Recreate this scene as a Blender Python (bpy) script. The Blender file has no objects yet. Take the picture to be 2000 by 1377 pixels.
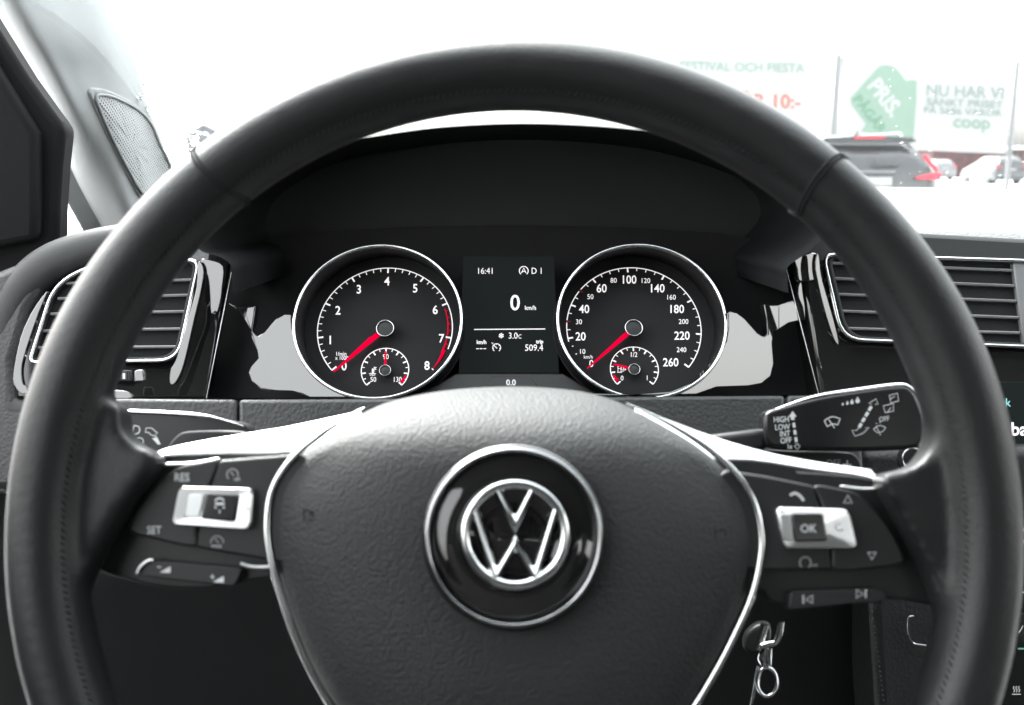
import bpy, bmesh, math, random
import numpy as np
from mathutils import Vector, Matrix
R = math.radians
random.seed(4)
S = bpy.context.scene
COL = S.collection

# ------------------------------------------------------------------ camera
F = 1945.0                      # focal length in photograph pixels (2000 wide)
CAM = Vector((0, 0, 1.05))
PITCH = R(-10.6)
cam_d = bpy.data.cameras.new('camera'); cam = bpy.data.objects.new('camera', cam_d); COL.objects.link(cam)
cam.location = CAM; cam.rotation_euler = (R(90) + PITCH, 0, 0)
cam_d.sensor_width = 36; cam_d.lens = 36 * F / 2000
cam_d.clip_start = .02; cam_d.clip_end = 3000
cam_d.dof.use_dof = True; cam_d.dof.focus_distance = .70; cam_d.dof.aperture_fstop = 12
S.camera = cam
# ------------------------------------------------------------------ world, sun, exposure
EXPOSURE = 3.7
SUN_EL, SUN_ROT = 48, -35
w = bpy.data.worlds.new('World'); S.world = w; w.use_nodes = True
nt = w.node_tree; bg = nt.nodes['Background']
sky = nt.nodes.new('ShaderNodeTexSky'); sky.sky_type = 'NISHITA'; sky.sun_disc = False
sky.sun_elevation = R(SUN_EL); sky.sun_rotation = R(SUN_ROT); sky.dust_density = 6; sky.air_density = 2
hs = nt.nodes.new('ShaderNodeHueSaturation'); hs.inputs['Saturation'].default_value = .14
nt.links.new(sky.outputs[0], hs.inputs['Color']); nt.links.new(hs.outputs[0], bg.inputs[0])
bg.inputs[1].default_value = .11
sd = bpy.data.lights.new('sun', 'SUN'); sd.energy = .5; sd.angle = R(40); sd.color = (1, .98, .95)
sun = bpy.data.objects.new('sun', sd); COL.objects.link(sun)
sun.rotation_euler = (R(90 - SUN_EL), 0, R(180 - SUN_ROT) + R(0)); sun.location = (0, 0, 20)
S.view_settings.view_transform = 'Standard'; S.view_settings.look = 'None'
S.view_settings.exposure = EXPOSURE; S.view_settings.gamma = 1; S.view_settings.use_curve_mapping = False
S.render.engine = 'CYCLES'
S.cycles.use_denoising = True
S.cycles.max_bounces = 10; S.cycles.diffuse_bounces = 5; S.cycles.transparent_max_bounces = 16
S.cycles.caustics_reflective = False; S.cycles.caustics_refractive = False
S.cycles.sample_clamp_indirect = 6
EX = 2 ** EXPOSURE
# ------------------------------------------------------------------ geometry helpers
FW = Vector((0, math.cos(PITCH), math.sin(PITCH))); UP = Vector((0, -math.sin(PITCH), math.cos(PITCH)))
def ray(x, y): return FW + Vector((1, 0, 0)) * ((x - 1000) / F) - UP * ((y - 688.5) / F)
def at(x, y, d): return CAM + ray(x, y) * d
class Plane:
    """a real plane of the car; outlines are measured on it"""
    def __init__(s, pt, elev=0, yaw=0, n=None):
        s.o = Vector(pt)
        e, a = R(elev), R(yaw)
        s.n = Vector(n).normalized() if n is not None else Vector((math.sin(a) * math.cos(e), -math.cos(a) * math.cos(e), math.sin(e)))
    def p(s, x, y, h=0):
        r = ray(x, y); t = ((s.o + s.n * h) - CAM).dot(s.n) / r.dot(s.n)
        return CAM + r * t
    def shift(s, h): return Plane(s.o + s.n * h, n=s.n)
def three(a, b, c):
    n = (b - a).cross(c - a).normalized()
    if n.dot(CAM - a) < 0: n = -n
    return Plane(a, n=n)
def smooth(pts, closed=True, k=6):
    n = len(pts); out = []
    P = [tuple(map(float, q)) for q in pts]
    rng = range(n) if closed else range(n - 1)
    for i in rng:
        g = lambda j: P[j % n] if closed else P[min(max(j, 0), n - 1)]
        a, b, c, d = g(i - 1), g(i), g(i + 1), g(i + 2)
        for t in range(k):
            u = t / k
            out.append(tuple(.5 * (2 * b[q] + (c[q] - a[q]) * u + (2 * a[q] - 5 * b[q] + 4 * c[q] - d[q]) * u * u + (3 * b[q] - a[q] - 3 * c[q] + d[q]) * u ** 3) for q in range(len(b))))
    if not closed: out.append(P[-1])
    return out
def rounded(pts, rad, k=4):
    """polygon with its corners rounded (px)"""
    out = []; n = len(pts)
    for i in range(n):
        r = rad[i] if isinstance(rad, (list, tuple)) else rad
        a, b, c = (Vector(pts[i - 1]), Vector(pts[i]), Vector(pts[(i + 1) % n]))
        u, v = (a - b), (c - b); r1 = min(r, u.length * .48, v.length * .48)
        p, q = b + u.normalized() * r1, b + v.normalized() * r1
        for t in range(k + 1):
            s = t / k; out.append(tuple((1 - s) ** 2 * p + 2 * s * (1 - s) * b + s * s * q))
    return out
WLOC = {}
def wloc(o): return WLOC.get(o.name, Vector((0, 0, 0))) if o else Vector((0, 0, 0))
def tag(o, label=None, cat=None, group=None, kind=None):
    if label: o['label'] = label
    if cat: o['category'] = cat
    if group: o['group'] = group
    if kind: o['kind'] = kind
    return o
def thing(name, loc, label, cat, group=None):
    o = bpy.data.objects.new(name, None); o.empty_display_size = .02; COL.objects.link(o); o.location = loc; WLOC[o.name] = Vector(loc)
    return tag(o, label, cat, group)
def link_mesh(name, me, mat, parent=None, angle=35, smooth_all=False):
    co = np.empty(len(me.vertices) * 3, np.float32); me.vertices.foreach_get('co', co); co = co.reshape(-1, 3)
    c = Vector(((co.min(0) + co.max(0)) / 2).tolist()) if len(co) else Vector()
    me.transform(Matrix.Translation(-c))
    me.shade_smooth()
    if not smooth_all: me.set_sharp_from_angle(angle=R(angle))
    if mat:
        me.materials.append(mat)
    o = bpy.data.objects.new(name, me); COL.objects.link(o)
    o.location = c - wloc(parent)
    if parent: o.parent = parent
    WLOC[o.name] = c
    return o
def mesh(name, verts, faces, mat, parent=None, angle=35, smooth_all=False, recalc=True):
    bm = bmesh.new(); vs = [bm.verts.new(v) for v in verts]
    for f in faces:
        try: bm.faces.new([vs[i] for i in f])
        except ValueError: pass
    if recalc: bmesh.ops.recalc_face_normals(bm, faces=bm.faces)
    me = bpy.data.meshes.new(name); bm.to_mesh(me); bm.free()
    return link_mesh(name, me, mat, parent, angle, smooth_all)
def bevel(o, width, seg=2):
    m = o.modifiers.new('bevel', 'BEVEL'); m.width = width; m.segments = seg; m.limit_method = 'ANGLE'; m.angle_limit = R(40)
    m.harden_normals = False
    return o
def prism(name, pts3, n, depth, mat, parent=None, bev=0, seg=2):
    """front outline pts3, pushed back by depth against n"""
    k = len(pts3); V = [Vector(p) for p in pts3] + [Vector(p) - n * depth for p in pts3]
    Fc = [list(range(k)), list(range(2 * k - 1, k - 1, -1))] + [[i, i + k, (i + 1) % k + k, (i + 1) % k] for i in range(k)]
    o = mesh(name, V, Fc, mat, parent, angle=30)
    if bev: bevel(o, bev, seg)
    return o
def slab(name, px, pl, h, depth, mat, parent=None, bev=0, seg=2):
    return prism(name, [pl.p(x, y, h) for x, y in px], pl.n, depth, mat, parent, bev, seg)
def dome(name, px, c, pl, prof, mat, parent=None, angle=60, back=.01, fn=None):
    """rings from outline inwards to the centre c: prof = [(scale, height)]"""
    V, Fc = [], []; k = len(px)
    rings = [(1.0, prof[0][1] - back)] + list(prof)
    for s, h in rings:
        for x, y in px:
            q = pl.p(c[0] + (x - c[0]) * s, c[1] + (y - c[1]) * s)
            V.append(q + pl.n * (h + (fn(c[0] + (x - c[0]) * s, c[1] + (y - c[1]) * s) if fn else 0)))
    V.append(pl.p(*c) + pl.n * (prof[-1][1] + (fn(*c) if fn else 0)))
    for r in range(len(rings) - 1):
        for i in range(k):
            a, b = r * k + i, r * k + (i + 1) % k
            Fc.append([a, b, b + k, a + k])
    r = len(rings) - 1
    for i in range(k): Fc.append([r * k + i, r * k + (i + 1) % k, len(V) - 1])
    return mesh(name, V, Fc, mat, parent, angle)
def sweep(name, pts, rad, mat, parent=None, closed=False, nn=None, flat=1.0, sec=12, caps=True):
    """tube along 3-D pts; rad number or list; nn: reference normal, flat: thickness ratio along nn"""
    P = [Vector(p) for p in pts]; n = len(P); V, Fc = [], []
    rr = rad if isinstance(rad, (list, tuple)) else [rad] * n
    ref = Vector(nn) if nn is not None else None; prev = None
    for i in range(n):
        a = P[i - 1] if (closed or i) else P[i]; b = P[(i + 1) % n] if (closed or i < n - 1) else P[i]
        t = (b - a).normalized()
        if ref is not None: u = (ref - t * ref.dot(t)).normalized()
        else:
            if prev is None: prev = t.orthogonal()
            u = (prev - t * prev.dot(t)).normalized(); prev = u
        v = t.cross(u)
        for j in range(sec):
            s = 2 * math.pi * j / sec
            V.append(P[i] + u * (math.cos(s) * rr[i] * flat) + v * (math.sin(s) * rr[i]))
    for i in range(n if closed else n - 1):
        for j in range(sec):
            a = i * sec + j; b = i * sec + (j + 1) % sec; c = ((i + 1) % n) * sec
            Fc.append([a, b, c + (j + 1) % sec, c + j])
    if not closed and caps:
        Fc.append(list(range(sec))); Fc.append([(n - 1) * sec + j for j in range(sec)][::-1])
    return mesh(name, V, Fc, mat, parent, angle=50)
def scl(px, s, c): return [(c[0] + (x - c[0]) * s, c[1] + (y - c[1]) * s) for x, y in px]
def circ(cx, cy, r, n=48, a0=0, a1=360, ry=None):
    m = n if abs(a1 - a0) >= 360 else n + 1
    return [(cx + r * math.cos(R(a0 + (a1 - a0) * i / n)), cy - (ry or r) * math.sin(R(a0 + (a1 - a0) * i / n))) for i in range(m)]
class Print:
    """flat print or light-through marks, collected as one thin raised mesh on a plane"""
    def __init__(s, pl, h): s.pl, s.h, s.V, s.F = pl, h, [], []
    def poly(s, px):
        b = len(s.V); s.V += [s.pl.p(x, y, s.h) for x, y in px]; s.F.append(list(range(b, b + len(px)))); return s
    def line(s, px, wd, closed=False):
        pts = [Vector((x, y)) for x, y in px]; n = len(pts); L = []
        for i in range(n):
            a = pts[i - 1] if (closed or i) else pts[i]; b = pts[(i + 1) % n] if (closed or i < n - 1) else pts[i]
            t = (b - a).normalized(); q = Vector((-t.y, t.x)) * wd / 2; L.append((pts[i] + q, pts[i] - q))
        b0 = len(s.V)
        for a, b in L: s.V += [s.pl.p(a.x, a.y, s.h), s.pl.p(b.x, b.y, s.h)]
        for i in range(n if closed else n - 1):
            j = (i + 1) % n; s.F.append([b0 + 2 * i, b0 + 2 * i + 1, b0 + 2 * j + 1, b0 + 2 * j])
        return s
    def make(s, name, mat, parent): return mesh(name, s.V, s.F, mat, parent, recalc=False)
def text(name, body, x, y, hpx, pl, h, mat, parent, bold=0, sx=1.0, rot=0, align='CENTER', shear=0, map2=None, thick=0):
    cu = bpy.data.curves.new('t', 'FONT'); cu.body = body; cu.size = 1; cu.align_x = align; cu.align_y = 'CENTER'
    cu.offset = bold; cu.shear = shear; cu.resolution_u = 3; cu.extrude = 0
    to = bpy.data.objects.new('t', cu); COL.objects.link(to)
    dg = bpy.context.evaluated_depsgraph_get(); me = bpy.data.meshes.new_from_object(to.evaluated_get(dg))
    bpy.data.objects.remove(to); bpy.data.curves.remove(cu)
    ys = [v.co.y for v in me.vertices]; mid = (min(ys) + max(ys)) / 2 if ys else 0
    k = hpx / .70; c, s = math.cos(R(rot)), math.sin(R(rot))
    for v in me.vertices:
        a, b = v.co.x * k * sx, (v.co.y - mid) * k
        a, b = a * c - b * s, a * s + b * c
        v.co = map2(a, b) if map2 else pl.p(x + a, y - b, h)
    me.name = name
    return link_mesh(name, me, mat, parent)
# ------------------------------------------------------------------ materials
def mat(name, col, rough=.5, metal=0, coat=0, emit=None, spec=.5, grain=None, speck=0, ior=1.5):
    m = bpy.data.materials.new(name); m.use_nodes = True; t = m.node_tree; b = t.nodes['Principled BSDF']
    b.inputs['Base Color'].default_value = (*col, 1); b.inputs['Roughness'].default_value = rough
    b.inputs['Metallic'].default_value = metal; b.inputs['Coat Weight'].default_value = coat; b.inputs['Coat Roughness'].default_value = .03
    b.inputs['Specular IOR Level'].default_value = spec; b.inputs['IOR'].default_value = ior
    if emit: b.inputs['Emission Color'].default_value = (*emit, 1); b.inputs['Emission Strength'].default_value = 1 / EX
    tc = t.nodes.new('ShaderNodeTexCoord')
    last = None
    def bump(h, st, dist, prev):
        bp = t.nodes.new('ShaderNodeBump'); bp.inputs['Strength'].default_value = st; bp.inputs['Distance'].default_value = dist
        t.links.new(h, bp.inputs['Height'])
        if prev: t.links.new(prev, bp.inputs['Normal'])
        return bp.outputs[0]
    if grain:
        kind, sc, st = grain
        if kind == 'leather':
            n1 = t.nodes.new('ShaderNodeTexNoise'); n1.inputs['Scale'].default_value = sc * .5; n1.inputs['Detail'].default_value = 2
            t.links.new(tc.outputs['Object'], n1.inputs['Vector'])
            mx = t.nodes.new('ShaderNodeMix'); mx.data_type = 'RGBA'; mx.blend_type = 'LINEAR_LIGHT'; mx.inputs[0].default_value = .22 / sc
            t.links.new(tc.outputs['Object'], mx.inputs[6]); t.links.new(n1.outputs['Color'], mx.inputs[7])
            v = t.nodes.new('ShaderNodeTexVoronoi'); v.feature = 'SMOOTH_F1'; v.inputs['Scale'].default_value = sc; v.inputs['Smoothness'].default_value = .35
            t.links.new(mx.outputs[2], v.inputs['Vector'])
            inv = t.nodes.new('ShaderNodeMath'); inv.operation = 'MULTIPLY'; inv.inputs[1].default_value = -1; t.links.new(v.outputs['Distance'], inv.inputs[0])
            last = bump(inv.outputs[0], st, .6 / sc, last)
        else:
            n1 = t.nodes.new('ShaderNodeTexNoise'); n1.inputs['Scale'].default_value = sc; n1.inputs['Detail'].default_value = 4
            t.links.new(tc.outputs['Object'], n1.inputs['Vector']); last = bump(n1.outputs['Fac'], st, .6 / sc, last)
    if speck:
        n2 = t.nodes.new('ShaderNodeTexNoise'); n2.inputs['Scale'].default_value = 60; n2.inputs['Detail'].default_value = 6
        t.links.new(tc.outputs['Object'], n2.inputs['Vector'])
        mr = t.nodes.new('ShaderNodeMapRange'); mr.inputs['To Min'].default_value = max(.02, rough - speck); mr.inputs['To Max'].default_value = rough + speck
        t.links.new(n2.outputs['Fac'], mr.inputs['Value']); t.links.new(mr.outputs[0], b.inputs['Roughness'])
    if last: t.links.new(last, b.inputs['Normal'])
    return m
M = {}
M['leather'] = mat('smooth_leather', (.008, .0088, .0092), .43, grain=('noise', 900, .3), speck=.05, spec=.38)
M['pad'] = mat('grained_pad', (.024, .025, .0255), .60, grain=('leather', 720, .34), spec=.32)
M['dashgrain'] = mat('grained_dash', (.018, .019, .0195), .5, grain=('leather', 480, .2), spec=.5)
M['dashfine'] = mat('fine_dash_skin', (.018, .019, .0195), .55, grain=('leather', 700, .08), spec=.4)
M['dashtop'] = mat('dash_top_skin', (.03, .031, .032), .45, grain=('leather', 400, .3), spec=.6)
M['matte'] = mat('matte_black', (.028, .029, .030), .7, grain=('noise', 700, .15), spec=.25)
M['soft'] = mat('soft_black', (.015, .0155, .016), .45, speck=.08, spec=.4)
M['piano'] = mat('piano_black', (.012, .012, .012), .04, coat=.5, spec=.6)
M['lacquer'] = mat('reflection_lacquer', (.012, .012, .012), .05, coat=1, spec=1)  # for faces shaped like reflections in the gloss black
M['chrome'] = mat('chrome', (.70, .72, .72), .16, metal=1, speck=.03)
M['darkchrome'] = mat('smoked_chrome', (.42, .43, .44), .12, metal=1)
M['satin'] = mat('satin_silver', (.74, .75, .76), .30, metal=1, speck=.05)
M['silver'] = mat('silver_lacquer', (.62, .63, .64), .35, metal=.6)
M['face'] = mat('dial_face', (.030, .030, .031), .8, spec=.03, grain=('noise', 1500, .05))
M['lit'] = mat('backlit_white', (.5, .5, .5), .6, emit=(.86, .82, .83))
M['litdim'] = mat('backlit_grey', (.3, .3, .3), .6, emit=(.40, .37, .38))
M['red'] = mat('needle_red', (.30, .0, .012), .8, spec=0, emit=(.70, .0, .035))
M['darkred'] = mat('dim_red', (.3, .01, .02), .5, emit=(.16, .0, .01))
M['icon'] = mat('printed_grey', (.62, .64, .65), .6)
M['icondim'] = mat('printed_dim_grey', (.32, .33, .335), .6)
M['screen'] = mat('screen_glass', (.004, .008, .008), .8, emit=(.012, .012, .012), spec=.02)
M['fabric'] = mat('pillar_fabric', (.38, .39, .39), .9, grain=('noise', 1400, .5), spec=.2)
M['roof'] = mat('headliner', (.10, .10, .10), .95, grain=('noise', 900, .4), spec=.1)
M['carpet'] = mat('carpet', (.03, .03, .03), .95, grain=('noise', 500, .6), spec=.1)
M['stitch'] = mat('stitching_thread', (.07, .07, .072), .7)
M['key'] = mat('key_plastic', (.03, .03, .03), .35)
# ------------------------------------------------------------------ planes of the car
RC = at(1005, 1004, .3627)                                     # rim centre
WH = Plane(RC, elev=18)                                        # steering wheel plane
CL = Plane(at(1000, 640, .60), elev=33)                        # cluster bezels
SC = CL.shift(-.028)                                           # dial faces, sunk
FP = Plane(at(1000, 700, .60), elev=21)                        # fascia with the vents
LS = Plane(at(1000, 800, .555), elev=25)                       # lower dash strip
ST = Plane(at(1000, 830, .47), elev=16)                        # stalks

# ================================================================== OUTSIDE
GZ = 0.0
def noise_mat(name, c1, c2, sc, rough=.8, bumpst=.2):
    m = mat(name, c1, rough); t = m.node_tree; b = t.nodes['Principled BSDF']
    tc = t.nodes.new('ShaderNodeTexCoord'); n = t.nodes.new('ShaderNodeTexNoise'); n.inputs['Scale'].default_value = sc; n.inputs['Detail'].default_value = 8
    t.links.new(tc.outputs['Object'], n.inputs['Vector'])
    cr = t.nodes.new('ShaderNodeValToRGB'); cr.color_ramp.elements[0].position = .38; cr.color_ramp.elements[1].position = .62
    cr.color_ramp.elements[0].color = (*c1, 1); cr.color_ramp.elements[1].color = (*c2, 1)
    t.links.new(n.outputs['Fac'], cr.inputs[0]); t.links.new(cr.outputs[0], b.inputs['Base Color'])
    bp = t.nodes.new('ShaderNodeBump'); bp.inputs['Strength'].default_value = bumpst; t.links.new(n.outputs['Fac'], bp.inputs['Height']); t.links.new(bp.outputs[0], b.inputs['Normal'])
    return m
M['snow'] = noise_mat('trodden_snow', (.42, .43, .44), (.72, .73, .74), .6)
g = mesh('ground', [(-400, -100, GZ), (400, -100, GZ), (400, 900, GZ), (-400, 900, GZ)], [[0, 1, 2, 3]], M['snow']); tag(g, kind='structure')
M['board'] = mat('board_white', (.24, .24, .238), .5, grain=('noise', 3, .05))
M['post'] = mat('galvanised_steel', (.14, .142, .145), .5, metal=.0, speck=.1)
M['green'] = mat('print_green', (.115, .170, .133), .6, grain=('noise', 40, .05))
M['greendark'] = mat('print_dark_green', (.055, .125, .078), .6)
M['orange'] = mat('print_orange', (.24, .07, .045), .6)
M['greypr'] = mat('print_grey_green', (.115, .145, .128), .6)
def plate(name, p, mat_, parent, px, depth=.06, bev=0): return slab(name, px, p, 0, depth, mat_, parent, bev)
SGN = Plane(at(1800, 240, 24), elev=0, yaw=3)
SF = SGN.shift(.012)
b2 = thing('billboard', SGN.p(1800, 300) * 1.0, 'white roadside billboard with a big green arrow and NU HAR VI lettering', 'billboard')
plate('panel', SGN, M['board'], b2, [(1646, 110), (1974, 125), (1966, 300), (1640, 286)], .12, .02)
P = Print(SF, 0); P.poly(smooth([(1661, 192), (1700, 148), (1719, 130), (1735, 128), (1750, 134), (1768, 156), (1770, 158)], False, 3) + [(1784, 156), (1791, 158), (1790, 200), (1784, 272), (1781, 276), (1755, 268), (1700, 262), (1682, 256), (1691, 243), (1688, 238), (1664, 206)]); P.make('arrow', M['green'], b2)
T = lambda n, s, x, y, h, m, pr, **k: text(n, s, x, y, h, SF, k.pop('h2', .004), m, pr, **k)
T('lettering', 'PRIS.', 1729, 190, 30, M['board'], b2, rot=-52, bold=.03, sx=.9)
T('lettering', 'PÅGÅR', 1701, 221, 19, M['greendark'], b2, rot=-52, bold=.03, sx=1.0)
T('lettering', 'NU HAR VI', 1885, 179, 22, M['greypr'], b2, rot=-2.5, bold=.01)
T('lettering', 'SÄNKT PRISET', 1884, 200, 13.5, M['greypr'], b2, rot=-2.5, sx=1.22, bold=.02)
T('lettering', 'PÅ 5686 VAROR', 1880, 216, 12.5, M['greypr'], b2, rot=-2.5, sx=1.22, bold=.02)
T('lettering', 'coop', 1898, 246, 25, M['green'], b2, rot=-2.5, bold=.02, sx=1.0)
b1 = thing('billboard', SGN.p(1450, 300), 'white roadside billboard reading FESTIVAL OCH FIESTA with an orange price', 'billboard')
plate('panel', SGN, M['board'], b1, [(1282, 104), (1628, 110), (1622, 285), (1276, 280)], .12, .02)
T('lettering', 'FESTIVAL OCH FIESTA', 1449, 131, 18, M['green'], b1, rot=-1, bold=.01, sx=.97)
T('lettering', '2 FÖR 10:-', 1478, 194, 27, M['orange'], b1, rot=-1, bold=.02)
def post(x0, y0, x1, y1, wpx, label):
    a, b = SGN.p(x0, y0, -.05), SGN.p(x1, y1, -.05); b.z = GZ; b.x = a.x; b.y = a.y
    o = sweep('sign_post', [a, b], wpx * a.y / F / 2, M['post'], None, sec=10)
    return tag(o, label, 'post', 'steel posts holding the billboards')
post(1277, 98, 1277, 400, 5, 'thin steel post at the left end of the festival billboard')
post(1638, 106, 1636, 400, 11, 'steel post between the festival billboard and the arrow billboard')
post(1988, 120, 1984, 400, 9, 'steel post at the right end of the arrow billboard')
# --- parked cars
M['glassdark'] = mat('car_glass', (.02, .022, .025), .06, spec=.7)
M['tail'] = mat('tail_lamp', (.30, .006, .02), .2, emit=(.42, .015, .05))
M['tyre'] = mat('tyre', (.02, .02, .02), .8)
M['carwhite'] = mat('car_white', (.13, .13, .135), .3, coat=.6)
M['carsilver'] = mat('car_silver', (.05, .052, .055), .3, metal=.3, coat=.5)
M['cardark'] = mat('car_graphite', (.018, .019, .021), .25, coat=.5)
def car_shell(name, prof, bot, mt, parent):
    """prof: sections (y, [(halfwidth, z)...]) lofted front to back"""
    V, Fc = [], []; k = None
    for y, sec in prof:
        pts = [(w_, z) for w_, z in sec] + [(-w_, z) for w_, z in reversed(sec)]
        k = len(pts); V += [(x, y, z) for x, z in pts]
    for i in range(len(prof) - 1):
        for j in range(k): Fc.append([i * k + j, i * k + (j + 1) % k, (i + 1) * k + (j + 1) % k, (i + 1) * k + j])
    Fc.append(list(range(k))); Fc.append([(len(prof) - 1) * k + j for j in range(k)][::-1])
    base = wloc(parent)
    o = mesh(name, [Vector(v) + base for v in V], Fc, mt, parent, angle=40); bevel(o, .03, 3); return o
def wheelset(t, W, ys, r=.33):
    base = wloc(t)
    for sx in (-1, 1):
        for y in ys:
            c = base + Vector((sx * (W - .12), y, r))
            ty = sweep('wheel', [c - Vector((.11, 0, 0)), c + Vector((.11, 0, 0))], r, M['tyre'], t, sec=24)
            sweep('rim', [c + Vector((sx * .10, 0, 0)), c + Vector((sx * .118, 0, 0))], r * .62, M['carsilver'], ty, sec=20)
def estate(loc, mt, label, name='parked_car', group=None, H=1.47, tail=True, detail=True):
    t = thing(name, loc, label, 'car', group); b = wloc(t)
    sec = lambda w1, w2, w3, z0, z1, z2: [(w1 * .92, z0), (w1, z0 + .18), (w1, z1 * .72), (w2, z1), (w3, z2), (w3 * .72, z2 + .04)]
    prof = [(0.0, sec(.86, .80, .74, .42, .92, .96)), (.10, sec(.93, .88, .66, .24, .95, 1.14)), (.42, sec(.95, .90, .62, .22, .96, 1.38)), (.75, sec(.95, .91, .62, .2, .96, 1.42)),
            (2.3, sec(.95, .91, .64, .2, .95, 1.43)), (3.2, sec(.95, .90, .66, .2, .94, 1.15)), (3.6, sec(.95, .88, .80, .2, .93, .97)), (4.6, sec(.90, .78, .70, .24, .76, .80)), (4.8, sec(.75, .66, .6, .35, .60, .64))]
    prof = [(y, [(w_, z * H / 1.47) for w_, z in s]) for y, s in prof]
    car_shell('body', prof, 0, mt, t)
    wheelset(t, .95, (.95, 3.85))
    def bx(name_, pts, d, m_, par=t, bev=.006):
        pts = [Vector(q) + b for q in pts]; n = (pts[1] - pts[0]).cross(pts[2] - pts[0]).normalized()
        if n.y > 0: n = -n
        return prism(name_, [q + n * d for q in pts], n, d + .01, m_, par, bev)
    k = H / 1.47
    bx('rear_window', [(-.60, .37, 1.33 * k), (.60, .37, 1.33 * k), (.79, .055, 1.0 * k), (-.79, .055, 1.0 * k)], .035, M['glassdark'])
    bx('number_plate', [(-.26, -.02, .80), (.26, -.02, .80), (.26, -.02, .91), (-.26, -.02, .91)], .03, M['board'])
    for s in (-1, 1):
        bx('tail_lamp', [(s * .56, -.02, .885 * k), (s * .90, .03, .86 * k), (s * .92, .05, .95 * k), (s * .84, .05, .965 * k), (s * .58, -.02, .915 * k)], .045, M['tail'])
        bx('tail_lamp', [(s * .86, .08, .99 * k), (s * .90, .10, .97 * k), (s * .77, .27, 1.18 * k), (s * .75, .27, 1.18 * k)], .045, M['tail'])
    if detail:
        sp = bx('roof_spoiler', [(-.64, .30, 1.37), (-.58, .30, 1.42), (0, .30, 1.45), (.58, .30, 1.42), (.64, .30, 1.37), (.5, .30, 1.34), (-.5, .30, 1.34)], .12, M['cardark'])
        bx('brake_lamp', [(-.2, .17, 1.405), (.2, .17, 1.405), (.2, .17, 1.43), (-.2, .17, 1.43)], .02, M['tail'], sp, .002)
        wi = sweep('rear_wiper', [b + Vector(v) for v in [(0.02, -.02, 1.12), (.04, -.03, 1.05), (.34, .0, 1.06)]], .016, M['tyre'], t, sec=8)
        bx('lettering_strip', [(-.30, -.02, .965), (.30, -.02, .965), (.30, -.02, .99), (-.30, -.02, .99)], .02, M['post'], t, .001)
        rr = [sweep('roof_rail', [b + Vector((s * .60, y, z)) for y, z in ((.6, 1.44), (.7, 1.49), (2.2, 1.50), (2.4, 1.45))], .016, M['post'], t, sec=8) for s in (-1, 1)]
        sweep('aerial', [b + Vector((0, .75, 1.45)), b + Vector((0, .62, 1.52))], [.03, .008], M['cardark'], t, sec=8)
    for s in (-1, 1):
        bx('side_window', [(s * .925, .7, 1.0 * k), (s * .925, 2.9, 1.0 * k), (s * .70, 2.5, 1.36 * k), (s * .69, .8, 1.36 * k)], .012, M['glassdark'])
    return t
vx = at(1703, 325, 13.0)
estate((vx.x, vx.y, GZ), M['cardark'], 'dark estate car seen from behind below the green arrow billboard')
c2 = at(1846, 325, 75); estate((c2.x, c2.y, GZ), M['carwhite'], 'small white car far off beside the dark estate car', 'parked_car', 'distant cars', 1.55, detail=False)
c3 = at(1976, 325, 58); estate((c3.x, c3.y, GZ), M['carsilver'], 'silver car far off behind the rightmost billboard post', 'parked_car', 'distant cars', 1.62, detail=False)
# --- red wall with a hedge behind far cars
M['redwall'] = noise_mat('red_boards', (.035, .012, .012), (.075, .02, .02), 1.5)
M['hedge'] = noise_mat('winter_hedge', (.05, .045, .038), (.10, .08, .07), 3)
hw0, hw1 = at(1790, 325, 95), at(2300, 325, 95)
wl = thing('low_building', ((hw0.x + hw1.x) / 2, 95, 0), 'long low dark red building behind the far cars under the billboard', 'building')
Y = 93
prism('wall', [Vector((hw0.x, Y, 0)), Vector((hw1.x, Y, 0)), Vector((hw1.x, Y, 2.55)), Vector((hw0.x, Y, 2.55))], Vector((0, -1, 0)), 8, M['redwall'], wl)
prism('roof', [Vector((hw0.x - .4, Y - .4, 2.55)), Vector((hw1.x + .4, Y - .4, 2.55)), Vector((hw1.x + .4, Y - .4, 2.85)), Vector((hw0.x - .4, Y - .4, 2.85))], Vector((0, -1, 0)), 8.8, M['snow'], wl)
V, Fc = [], []
for i in range(2600):
    x = hw0.x + 5.5 + random.random() * 7.5; z = random.random() ** 1.2 * 2.6; y = Y - 1 - random.random() * 1.6
    if z > 2.0 + .5 * math.sin(x * 1.7): continue
    s = .05 + .08 * random.random(); a = [Vector((random.uniform(-1, 1), random.uniform(-1, 1), random.uniform(-1, 1))) * s for _ in range(3)]
    V += [Vector((x, y, z)) + q for q in a]; Fc.append([len(V) - 3, len(V) - 2, len(V) - 1])
tag(mesh('hedge', V, Fc, M['hedge'], recalc=False), 'leafless brown hedge in front of the low red building', 'hedge')
# pale kiosk, far left, seen through the wet corner of the windscreen
kx = at(396, 268, 55)
kb = thing('small_shed', (kx.x, kx.y, 0), 'pale grey shed far off past the wet corner of the windscreen', 'shed')
M['shed'] = mat('shed_grey', (.055, .055, .065), .7, grain=('noise', 5, .2))
a, b_ = at(366, 300, 55), at(440, 300, 55)
prism('wall', [Vector((a.x, a.y, 0)), Vector((b_.x, a.y, 0)), Vector((b_.x, a.y, 2.6)), Vector((a.x, a.y, 2.6))], Vector((0, -1, 0)), 3, M['shed'], kb)
prism('roof', [Vector((a.x - .3, a.y - .3, 2.6)), Vector((b_.x + .3, a.y - .3, 2.6)), Vector(((a.x + b_.x) / 2, a.y - .3, 3.3))], Vector((0, -1, 0)), 3.6, M['shed'], kb)

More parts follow.
